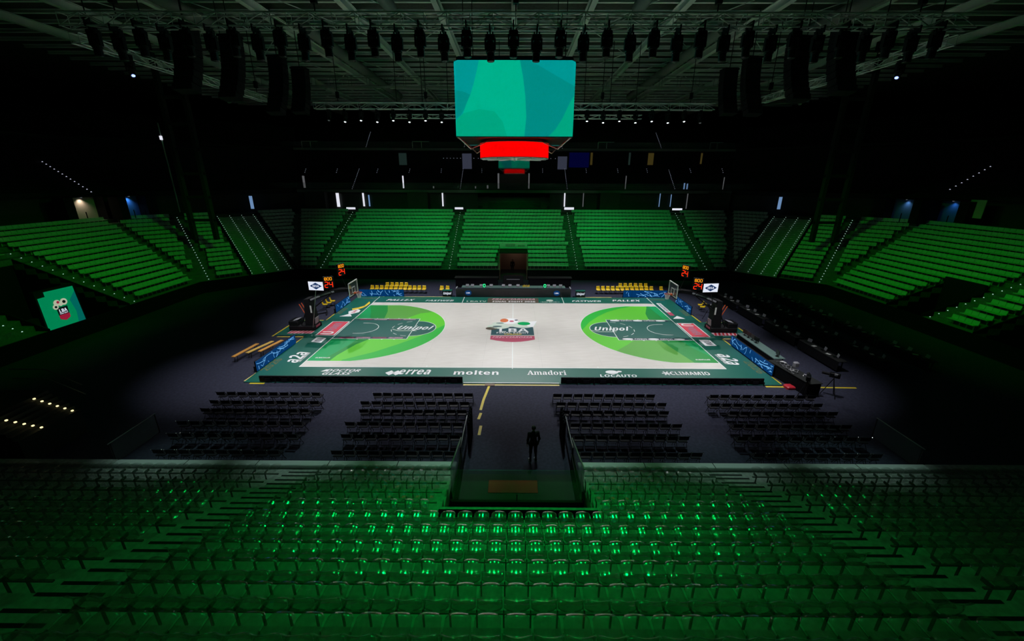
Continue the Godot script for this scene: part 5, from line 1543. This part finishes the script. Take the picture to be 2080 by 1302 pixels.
func benches() -> void:
	var sh := yellow_shell()
	var leg := made(func(s):
		for z in [-0.16, 0.17]: tube(s, Vector3(0, 0.43, z * 0.7), Vector3(0, 0, z), 0.014, 6))
	var bar := made(func(s): tube(s, Vector3(-0.18, 0.40, 0), Vector3(0.18, 0.40, 0), 0.014, 6))
	var proto: Node3D = null
	var put := func(x: float, z: float, turn: float, label: String, group: String):
		var o: Node3D
		if meshes.has("yellow"):
			o = meshes.yellow.duplicate()
			o.name = numbered("team_chair")
			add_child(o)
			o.position = Vector3(x, F, z)
			o.rotation.y = turn
			o.set_meta("label", label)
			o.set_meta("group", group)
		else:
			o = thing("team_chair", label, "chair", Vector3(x, F, z), turn, group)
			part("shell", sh, M.yellow, o)
			for sx in [-0.18, 0.18]: part("leg", leg, M.chair_frame, o, Transform3D(Basis.IDENTITY, Vector3(sx, 0, 0)))
			part("crossbar", bar, M.chair_frame, o)
			meshes.yellow = o
	for i in 12: put.call(-15.35 + i * 0.515, -11.35, rng.randf_range(-0.05, 0.05), "yellow chair in the front team row on the bench side, %s from the corner" % nth(i), "yellow chairs, front row, wooden bench side")
	for i in 5: put.call(-14.1 + i * 0.53, -12.75, rng.randf_range(-0.05, 0.05), "yellow chair in the back team row on the bench side, %s from the corner" % nth(i), "yellow chairs, back row, wooden bench side")
	for i in 2: put.call(-7.75 + i * 0.62, -11.3, 0.0, "yellow plastic chair of the pair beside the scorers table", "pair of yellow chairs beside the scorers table")
	for i in 12: put.call(9.25 + i * 0.525, -11.45, rng.randf_range(-0.05, 0.05), "yellow chair in the front team row on the camera side, %s from the scorers" % nth(i), "yellow chairs, front row, camera table side")
	for i in 6: put.call(12.0 + i * 0.57, -12.85, rng.randf_range(-0.05, 0.05), "yellow chair in the back team row on the camera side, %s from the scorers" % nth(i), "yellow chairs, back row, camera table side")
	put.call(16.1, -11.4, 0.1, "single yellow plastic chair apart from the team bench on the camera table side", "")
	for i in 3: put.call(-17.9 + i * 0.12, -5.4 - i * 0.6, PI / 2 + 0.2, "yellow plastic chair behind the hoop LED board on the wooden bench side", "yellow chairs behind the hoop, wooden bench side")
	for i in 2: put.call(17.9 + i * 0.1, -5.2 - i * 0.7, -PI / 2 - 0.2, "yellow plastic chair behind the hoop LED board on the camera table side", "yellow chairs behind the hoop, camera table side")
	for a in [[Vector3(-18.69, 0, 6.85), Vector3(-18.45, 0, 4.56), "outermost", "plank"], [Vector3(-18.17, 0, 6.17), Vector3(-17.62, 0, 4.07), "middle", "plank_pale"], [Vector3(-17.48, 0, 5.91), Vector3(-17.04, 0, 3.86), "innermost", "plank"]]:
		var d: Vector3 = a[1] - a[0]
		var t := thing("wooden_bench", "%s of three narrow wooden benches on black legs beside the LED board" % a[2], "bench", (a[0] + a[1]) / 2 + Vector3(0, F, 0), atan2(-d.z, d.x))
		part("plank", made(func(s): soft_box(s, Vector3(0, 0.44, 0), Vector3(d.length() + 0.1, 0.05, 0.26), 0.01)), M[a[3]], t)
		for sx in [-1.0, 1.0]:
			part("leg_frame", made(func(s):
				for z in [-0.1, 0.1]: tube(s, Vector3(sx * d.length() * 0.4, 0.42, z), Vector3(sx * d.length() * 0.44, 0, z), 0.018, 6)
				tube(s, Vector3(sx * d.length() * 0.42, 0.2, -0.1), Vector3(sx * d.length() * 0.42, 0.2, 0.1), 0.012, 6)), M.chair_frame, t)

func folding_chairs() -> void:
	# seen from behind: the chair faces -z
	var back := made(func(s):
		soft_box(s, Vector3(0, 0.68, 0.23), Vector3(0.44, 0.20, 0.03), 0.012, Basis(Vector3.RIGHT, 0.14)))
	var seat := made(func(s): soft_box(s, Vector3(0, 0.44, 0.0), Vector3(0.42, 0.035, 0.40), 0.012))
	var side := made(func(s):
		tube(s, Vector3(0, 0.80, 0.25), Vector3(0, 0.0, -0.22), 0.012, 6)
		tube(s, Vector3(0, 0.46, -0.10), Vector3(0, 0.0, 0.24), 0.012, 6))
	var bar := made(func(s): tube(s, Vector3(-0.22, 0, 0), Vector3(0.22, 0, 0), 0.010, 6))
	var bolt := made(func(s): lathe(s, [[0.0, 0.02], [0.018, 0.01], [0.02, 0.0], [0.0, -0.014]], 8, Transform3D(Basis.IDENTITY, Vector3(0, 0.80, 0.27))))
	var spans := [
		[[-16.12, -10.36], [-15.85, -10.05], [-15.75, -10.2], [-16.05, -9.95], [-15.7, -9.7], [-15.4, -9.9]],
		[[-7.6, -2.08], [-7.95, -2.2], [-7.75, -2.25], [-8.0, -2.3], [-7.8, -2.3], [-7.75, -2.35]],
		[[2.19, 7.79], [2.3, 8.1], [2.4, 7.95], [2.75, 8.15], [2.8, 8.1], [2.9, 8.2]],
		[[10.66, 16.5], [10.3, 16.2], [10.9, 16.4], [10.5, 16.2], [10.2, 16.3], [10.3, 15.8]]]
	var zs := [12.05, 12.95, 13.75, 14.9, 15.9, 17.1]
	var ord := ["first", "second", "third", "fourth", "fifth", "sixth"]
	var where := ["outer bench block", "yellow tape block", "tunnel side block", "camera table block"]
	var proto: Node3D = null
	for b in 4:
		for r in 6:
			var a: float = spans[b][r][0]
			var e: float = spans[b][r][1]
			for i in 10:
				var x := lerpf(a + 0.28, e - 0.28, i / 9.0)
				var o: Node3D
				if proto == null:
					o = thing("folding_chair", "", "chair", Vector3.ZERO, 0.0)
					part("backrest", back, M.chair_black, o)
					part("seat", seat, M.chair_black, o)
					for sx in [-0.225, 0.225]:
						var f := part("side_frame", side, M.chair_frame, o, Transform3D(Basis.IDENTITY, Vector3(sx, 0, 0)))
						part("bolt", bolt, M.bolt, f)
					part("cross_bar", bar, M.chair_frame, o, Transform3D(Basis.IDENTITY, Vector3(0, 0.14, 0.14)))
					part("cross_bar", bar, M.chair_frame, o, Transform3D(Basis.IDENTITY, Vector3(0, 0.10, -0.16)))
					proto = o
				else:
					o = proto.duplicate()
					o.name = numbered("folding_chair")
					add_child(o)
				o.position = Vector3(x, F, zs[r] + rng.randf_range(-0.015, 0.015))
				o.rotation.y = rng.randf_range(-0.04, 0.04)
				o.set_meta("label", "black folding chair, %s row from court, %s, %s from its bench side end" % [ord[r], where[b], nth(i)])
				o.set_meta("group", "folding chairs, %s row, %s" % [ord[r], where[b]])

# ------------------------------------------------------------------ camera table, press tables
func tripod_camera(at: Vector3, turn: float, label: String) -> void:
	var t := thing("tripod_camera", label, "camera", at, turn)
	for k in 3:
		var a := TAU * k / 3 + 0.4
		part("tripod_leg", made(func(s): tube(s, Vector3(0, 1.1, 0), Vector3(cos(a) * 0.45, 0, sin(a) * 0.45), 0.022, 6)), M.black, t)
	part("camera_body", made(func(s): soft_box(s, Vector3(0, 1.3, 0), Vector3(0.22, 0.26, 0.5), 0.03)), M.black_gloss, t)
	part("camera_barrel", made(func(s): tube(s, Vector3(0, 1.31, -0.25), Vector3(0, 1.31, -0.6), 0.08, 12)), M.black, t)
	part("viewfinder", made(func(s): box(s, Vector3(-0.18, 1.4, 0.05), Vector3(0.12, 0.1, 0.14))), M.grey_plastic, t)

func monitor(at: Vector3, turn: float, label: String, group := "") -> void:
	var t := thing("monitor", label, "monitor", at, turn, group)
	part("panel", made(func(s): soft_box(s, Vector3(0, 0.28, 0), Vector3(0.5, 0.32, 0.04), 0.01)), M.black_gloss, t)
	part("stand", made(func(s): box(s, Vector3(0, 0.06, 0.02), Vector3(0.06, 0.12, 0.04)); box(s, Vector3(0, 0.008, 0.02), Vector3(0.22, 0.015, 0.16))), M.black, t)

func side_tables() -> void:
	var t := thing("camera_table", "long table with a green grey top behind the LED board on the camera side", "table", Vector3(17.32, F, 5.2), 0.0)
	part("table_top", made(func(s): soft_box(s, Vector3(0, 0.8, 0), Vector3(0.75, 0.05, 4.7), 0.01)), M.table_top, t)
	part("skirt", made(func(s): box(s, Vector3(-0.36, 0.4, 0), Vector3(0.02, 0.76, 4.66))), M.black_cloth, t)
	for z in [-2.2, 2.2]: part("leg", made(func(s): box(s, Vector3(0.3, 0.4, z), Vector3(0.05, 0.8, 0.05))), M.black, t)
	var u := thing("equipment_table", "black draped table loaded with cables and camera gear by the court corner", "table", Vector3(17.05, F, 9.4), 0.13)
	part("drape", made(func(s): soft_box(s, Vector3(0, 0.4, 0), Vector3(0.8, 0.78, 3.3), 0.06)), M.black_cloth, u)
	part("table_top", made(func(s): soft_box(s, Vector3(0, 0.81, 0), Vector3(0.84, 0.04, 3.36), 0.01)), M.dark, u)
	for k in 4: monitor(Vector3(17.3, F + 0.825, 3.3 + k * 0.5), -PI / 2 + rng.randf_range(-0.2, 0.2), "small black monitor on the green grey camera table, %s from the hoop end" % nth(k), "monitors on the camera table")
	monitor(Vector3(17.35, F + 0.825, 7.2), -PI / 2 - 0.2, "black monitor at the end of the camera table next to the draped table")
	for a in [[17.2, 8.1, 0.3, "folded paper sheet near the camera table"], [17.0, 9.3, -0.4, "white paper sheet in the middle of the draped equipment table"], [17.3, 10.1, 0.8, "white paper sheet at the far end of the draped equipment table"]]:
		tag(part("paper_sheet", made(func(s): box(s, Vector3(0, 0.003, 0), Vector3(0.22, 0.004, 0.3))), M.white_paint, self, Transform3D(Basis(Vector3.UP, a[2]), Vector3(a[0], F + 0.835, a[1]))), a[3], "paper")
	var hp := thing("cable_bundle", "tangled black cables on the draped equipment table", "cables", Vector3(16.95, F + 0.84, 9.0))
	for k in 5:
		part("cable", made(func(s):
			var pts := []
			for j in 14: pts.append(Vector3(sin(j * 0.9 + k) * 0.22, 0.02 + 0.03 * k * absf(sin(j * 0.7)), -0.9 + j * 0.13 + sin(j * 2.1 + k) * 0.05))
			path_tube(s, pts, 0.012, 5)), M.black if k % 2 else M.grey_plastic, hp)
	tag(part("headset_case", made(func(s): soft_box(s, Vector3(17.55, F + 0.98, 8.75), Vector3(0.3, 0.3, 0.26), 0.05)), M.grey_plastic), "pale grey case standing on the draped equipment table", "case")
	tripod_camera(Vector3(16.6, F, 11.2), -0.6, "black camera on a tripod at the corner end of the equipment table")
	tripod_camera(Vector3(18.3, F, 10.9), 0.9, "black camera on a tripod behind the equipment table")
	tripod_camera(Vector3(17.4, F, -2.9), 1.3, "black camera on a tripod beside the hoop on the camera table side")
	tag(part("red_bag", made(func(s): soft_box(s, Vector3(16.65, F + 0.09, 10.0), Vector3(0.7, 0.18, 0.5), 0.06)), M.red), "low red bag on the floor at the corner of the court", "bag")
	tag(part("ball_rack", made(func(s): path_tube(s, [Vector3(-17.9, F + 0.05, -3.6), Vector3(-17.2, F + 0.05, -4.2), Vector3(-16.9, F + 0.05, -3.4)], 0.05); path_tube(s, [Vector3(-17.9, F + 0.3, -3.6), Vector3(-17.2, F + 0.3, -4.2), Vector3(-16.9, F + 0.3, -3.4)], 0.03); path_tube(s, [Vector3(-17.2, F + 0.05, -4.2), Vector3(-17.2, F + 0.3, -4.2)], 0.03)), M.black), "low black folded frame on the floor behind the hoop", "frame")
	# press rows in the dark
	for r in 3:
		for k in 4:
			var p := Vector3(21.2 + r * 2.9, F, -7.0 + k * 4.3)
			var d := thing("press_table", "dark press table, %s row from the court, %s" % [["first", "second", "third"][r], ["at the corner stair end", "second from the corner stair", "third from the corner stair", "at the near stand end"][k]], "table", p)
			part("table_top", made(func(s): soft_box(s, Vector3(0, 0.74, 0), Vector3(0.6, 0.04, 3.9), 0.01)), M.dark, d)
			part("modesty_panel", made(func(s): box(s, Vector3(-0.27, 0.42, 0), Vector3(0.02, 0.6, 3.9))), M.black, d)
			for z in [-1.8, 1.8]: part("leg", made(func(s): box(s, Vector3(0.1, 0.36, z), Vector3(0.05, 0.72, 0.05))), M.black, d)
			for q in 3:
				laptop(p + Vector3(0.05, 0.76, -1.3 + q * 1.3 + rng.randf_range(-0.2, 0.2)), PI / 2 + rng.randf_range(-0.4, 0.4), "%s laptop on the dark press table, %s row, %s" % [nth(q), nth(r), ["corner stair end", "second table", "third table", "near stand end"][k]], "laptops on the press tables")
				if q < 2: tag(part("paper_sheet", made(func(s): box(s, Vector3(0, 0.003, 0), Vector3(0.22, 0.004, 0.3))), M.white_paint, self, Transform3D(Basis(Vector3.UP, rng.randf_range(0, 3)), p + Vector3(-0.05, 0.763, -0.7 + q * 1.4))), "paper sheet lying on a dark press table", "paper", "papers on the press tables")

# ------------------------------------------------------------------ LED portal in the side stand
func portal_screen() -> void:
	var t := thing("portal_screen", "green LED clad portal with an event emblem in the dark side stand entrance", "screen", Vector3(-35.0, 0, 0))
	var R := Vector3.FORWARD
	var xf := Transform3D(Basis(R, Vector3.UP, Vector3.RIGHT), Vector3.ZERO)
	part("portal_frame", made(func(s): box(s, Vector3(-0.2, 1.9, 1.65), Vector3(0.3, 3.7, 3.0))), M.black, t)
	var V := func(a: Array) -> PackedVector2Array:
		var o := PackedVector2Array()
		for i in range(0, a.size(), 2): o.append(Vector2(-a[i], a[i + 1]))
		return o
	var face := func(n: String, a: Array, m: Material, z: float):
		part(n, made(func(s): prism(s, V.call(a), 0.01, Transform3D(xf.basis, Vector3(z, 0, 0)))), m, t)
	face.call("screen_face", [2.55, 0.1, 2.55, 3.62, 0.42, 3.6, 0.28, 0.8, 0.62, 0.8, 0.62, 0.1], M.screen_green, 0.0)
	face.call("screen_face", [3.12, 0.3, 3.12, 3.26, 2.45, 3.28, 2.45, 0.3], M.screen_green, 0.06)
	face.call("screen_face", [0.95, 2.6, 0.42, 3.2, 0.28, 0.8, 0.62, 0.2, 0.9, 0.2, 0.75, 1.6], M.screen_shade, 0.02)
	face.call("emblem_screen", [2.12, 2.25, 1.30, 2.25, 1.34, 1.35, 1.70, 1.18, 2.08, 1.35], M.screen_black, 0.04)
	face.call("emblem_screen", [2.10, 1.66, 1.32, 1.66, 1.34, 1.35, 1.70, 1.18, 2.08, 1.35], M.screen_maroon, 0.055)
	for e in [[1.95, 2.62, 0.24, "screen_pale"], [1.45, 2.6, 0.26, "screen_pale"], [2.12, 2.34, 0.2, "screen_pale"], [1.72, 2.48, 0.16, "screen_pale"], [1.88, 2.66, 0.10, "screen_maroon"], [1.45, 2.6, 0.12, "screen_black"], [2.12, 2.34, 0.09, "screen_black"]]:
		var pts := []
		for i in 16: pts.append_array([e[0] + e[2] * cos(TAU * i / 16), e[1] + e[2] * sin(TAU * i / 16)])
		face.call("emblem_screen", pts, M[e[3]], 0.05 if e[3] == "screen_pale" else 0.065)
	lettering(t, "emblem_lettering_screen", "LBA", Vector3(0.075, 1.98, 1.71), R, Vector3.UP, 0.56, 0.26, M.screen_white)
	lettering(t, "emblem_lettering_screen", "FINAL EIGHT", Vector3(0.075, 1.76, 1.71), R, Vector3.UP, 0.6, 0.09, M.screen_white)

# ------------------------------------------------------------------ people
func blend_field(p: Vector3, bones: Array, k: float) -> float:
	var d := 1e9
	for b in bones:
		var a: Vector3 = b[0]
		var ab: Vector3 = b[1] - a
		var t := clampf((p - a).dot(ab) / maxf(ab.length_squared(), 1e-9), 0.0, 1.0)
		var e := (p - a - ab * t).length() - lerpf(b[2], b[3], t)
		if e > d + k: continue
		var h := clampf(0.5 + 0.5 * (d - e) / k, 0.0, 1.0)
		d = lerpf(d, e, h) - k * h * (1.0 - h)
	return d

func net_into(s: SurfaceTool, bones: Array, cell: float, k: float, color: Callable) -> void:
	var lo := Vector3.ONE * 1e9
	var hi := -lo
	for b in bones:
		for j in 2:
			var m: Vector3 = Vector3.ONE * (b[2 + j] + cell * 2)
			lo = lo.min(b[j] - m); hi = hi.max(b[j] + m)
	var n := Vector3i(((hi - lo) / cell).ceil())
	var v := PackedFloat32Array()
	v.resize(n.x * n.y * n.z)
	for z in n.z:
		for y in n.y:
			for x in n.x:
				v[x + n.x * (y + n.y * z)] = blend_field(lo + Vector3(x, y, z) * cell, bones, k)
	var at := {}
	var off := [Vector3i(0, 0, 0), Vector3i(1, 0, 0), Vector3i(0, 1, 0), Vector3i(1, 1, 0), Vector3i(0, 0, 1), Vector3i(1, 0, 1), Vector3i(0, 1, 1), Vector3i(1, 1, 1)]
	var edges := [[0, 1], [2, 3], [4, 5], [6, 7], [0, 2], [1, 3], [4, 6], [5, 7], [0, 4], [1, 5], [2, 6], [3, 7]]
	for z in n.z - 1:
		for y in n.y - 1:
			for x in n.x - 1:
				var f := []
				var neg := 0
				for o in off:
					var q: float = v[(x + o.x) + n.x * ((y + o.y) + n.y * (z + o.z))]
					f.append(q)
					if q < 0.0: neg += 1
				if neg == 0 or neg == 8: continue
				var sum := Vector3.ZERO
				var c := 0
				for e in edges:
					if (f[e[0]] < 0.0) != (f[e[1]] < 0.0):
						sum += Vector3(off[e[0]]).lerp(Vector3(off[e[1]]), f[e[0]] / (f[e[0]] - f[e[1]]))
						c += 1
				at[x + n.x * (y + n.y * z)] = lo + (Vector3(x, y, z) + sum / c) * cell
	var put := func(i: int):
		var p: Vector3 = at[i]
		var e := cell * 0.5
		var g := Vector3(blend_field(p + Vector3(e, 0, 0), bones, k) - blend_field(p - Vector3(e, 0, 0), bones, k), blend_field(p + Vector3(0, e, 0), bones, k) - blend_field(p - Vector3(0, e, 0), bones, k), blend_field(p + Vector3(0, 0, e), bones, k) - blend_field(p - Vector3(0, 0, e), bones, k)).normalized()
		return [p, g, color.call(p)]
	var cache := {}
	var steps := [1, n.x, n.x * n.y]
	for z in range(1, n.z - 1):
		for y in range(1, n.y - 1):
			for x in range(1, n.x - 1):
				var i := x + n.x * (y + n.y * z)
				for ax in 3:
					var a: float = v[i]
					var b: float = v[i + steps[ax]]
					if (a < 0.0) == (b < 0.0): continue
					var u: int = steps[(ax + 1) % 3]
					var w: int = steps[(ax + 2) % 3]
					var ids := [i - u - w, i - w, i, i - u]
					var ok := true
					for q in ids:
						if not at.has(q): ok = false
						elif not cache.has(q): cache[q] = put.call(q)
					if not ok: continue
					for q in ([0, 1, 2, 0, 2, 3] if a >= 0.0 else [0, 2, 1, 0, 3, 2]):
						var m: Array = cache[ids[q]]
						s.set_normal(m[1]); s.set_color(m[2]); s.add_vertex(m[0])

func person_mesh() -> ArrayMesh:
	var s := begin()
	var cloth := Color(0.012, 0.012, 0.015)
	var skin := Color(0.40, 0.22, 0.15)
	var B := []
	var add := func(a: Vector3, b: Vector3, r: float, q: float): B.append([a, b, r, q])
	# trunk
	add.call(Vector3(0, 0.95, 0), Vector3(0, 1.12, 0.01), 0.135, 0.125)
	add.call(Vector3(0, 1.12, 0.01), Vector3(0, 1.34, 0), 0.125, 0.14)
	for sx in [-1.0, 1.0]:
		add.call(Vector3(sx * 0.05, 1.30, 0), Vector3(sx * 0.17, 1.41, 0), 0.11, 0.075)
		add.call(Vector3(sx * 0.07, 0.96, 0), Vector3(sx * 0.10, 0.88, 0), 0.11, 0.10)
		add.call(Vector3(sx * 0.10, 0.90, 0), Vector3(sx * 0.11, 0.50, -0.015), 0.095, 0.062)
		add.call(Vector3(sx * 0.11, 0.50, -0.015), Vector3(sx * 0.12, 0.10, 0.02), 0.062, 0.045)
		add.call(Vector3(sx * 0.12, 0.06, 0.03), Vector3(sx * 0.135, 0.04, -0.15), 0.05, 0.038)
		add.call(Vector3(sx * 0.19, 1.40, 0), Vector3(sx * 0.25, 1.12, 0.03), 0.062, 0.05)
		add.call(Vector3(sx * 0.25, 1.12, 0.03), Vector3(sx * 0.25, 0.90, -0.06), 0.048, 0.036)
	add.call(Vector3(0, 1.42, 0.005), Vector3(0, 1.50, -0.005), 0.062, 0.055)
	net_into(s, B, 0.02, 0.05, func(_p): return cloth)
	# head
	var H := [[Vector3(0, 1.46, 0), Vector3(0, 1.56, -0.01), 0.052, 0.052], [Vector3(0, 1.655, 0.012), Vector3(0, 1.665, -0.02), 0.088, 0.085], [Vector3(0, 1.60, -0.03), Vector3(0, 1.565, -0.055), 0.066, 0.04], [Vector3(0, 1.645, -0.10), Vector3(0, 1.612, -0.118), 0.012, 0.016], [Vector3(-0.088, 1.645, 0.01), Vector3(-0.09, 1.62, 0.005), 0.016, 0.012], [Vector3(0.088, 1.645, 0.01), Vector3(0.09, 1.62, 0.005), 0.016, 0.012], [Vector3(-0.02, 1.585, -0.095), Vector3(0.02, 1.585, -0.095), 0.01, 0.01]]
	net_into(s, H, 0.009, 0.02, func(_p): return skin)
	# hands with five fingers each
	for sx in [-1.0, 1.0]:
		var o := Vector3(sx * 0.25, 0.90, -0.06)
		var D := [[o, o + Vector3(0, -0.05, -0.015), 0.03, 0.028], [o + Vector3(0, -0.04, -0.04), o + Vector3(0, -0.09, -0.035), 0.02, 0.02], [o + Vector3(0, -0.04, 0.01), o + Vector3(0, -0.09, 0.01), 0.02, 0.018]]
		for k in 4:
			var zz := -0.045 + k * 0.02
			var l: float = [0.036, 0.042, 0.038, 0.030][k]
			var p := o + Vector3(0, -0.095, zz)
			var q := p + Vector3(-sx * 0.006, -l, -0.002)
			D.append([p, q, 0.0095, 0.009])
			D.append([q, q + Vector3(-sx * 0.016, -l * 0.8, 0), 0.009, 0.0075])
		D.append([o + Vector3(0, -0.035, -0.04), o + Vector3(-sx * 0.012, -0.075, -0.075), 0.012, 0.010])
		D.append([o + Vector3(-sx * 0.012, -0.075, -0.075), o + Vector3(-sx * 0.02, -0.105, -0.08), 0.010, 0.008])
		net_into(s, D, 0.0055, 0.008, func(_p): return skin)
	return s.commit()

func people() -> void:
	var m := StandardMaterial3D.new()
	m.vertex_color_use_as_albedo = true
	m.roughness = 0.85
	var mesh := person_mesh()
	var hair := made(func(s):
		var prof := []
		for i in 8:
			var a := PI / 2 * (1.0 - i / 7.0 * 1.25)
			prof.append([0.097 * cos(a), 0.1 * sin(a)])
		lathe(s, prof, 16, Transform3D(Basis(Vector3.RIGHT, 0.5), Vector3(0, 1.67, 0.012))))
	for a in [[Vector3(0.95, F, 16.95), 0.25, 1.03, "person in black clothes standing in the glass sided tunnel"], [Vector3(-0.12, 0.42, -19.7), 2.9, 1.0, "person in dark clothes standing in the entrance behind the scorers table"]]:
		var t := thing("person", a[3], "person", a[0], a[1])
		t.scale = Vector3.ONE * a[2]
		part("body", mesh, m, t)
		part("hair", hair, M.hair, t)
		for sx in [-0.034, 0.034]:
			part("eye", made(func(s): lathe(s, [[0.0, 0.009], [0.008, 0.004], [0.008, -0.004], [0.0, -0.009]], 8, Transform3D(Basis.IDENTITY, Vector3(sx, 1.648, -0.098)))), M.white_paint, t)
		for sx in [-1.0, 1.0]:
			part("shoe", made(func(s): soft_box(s, Vector3(sx * 0.13, 0.04, -0.06), Vector3(0.10, 0.08, 0.28), 0.03)), M.grey_plastic if a[0].z > 0 else M.black, t)
	var fl := thing("entrance_ramp", "raised grey ramp floor inside the entrance behind the scorers table", "ramp", Vector3(0, F, -20.0))
	part("deck", made(func(s): box(s, Vector3(0, 0.22, 0), Vector3(3.3, 0.44, 4.2))), M.dark, fl)
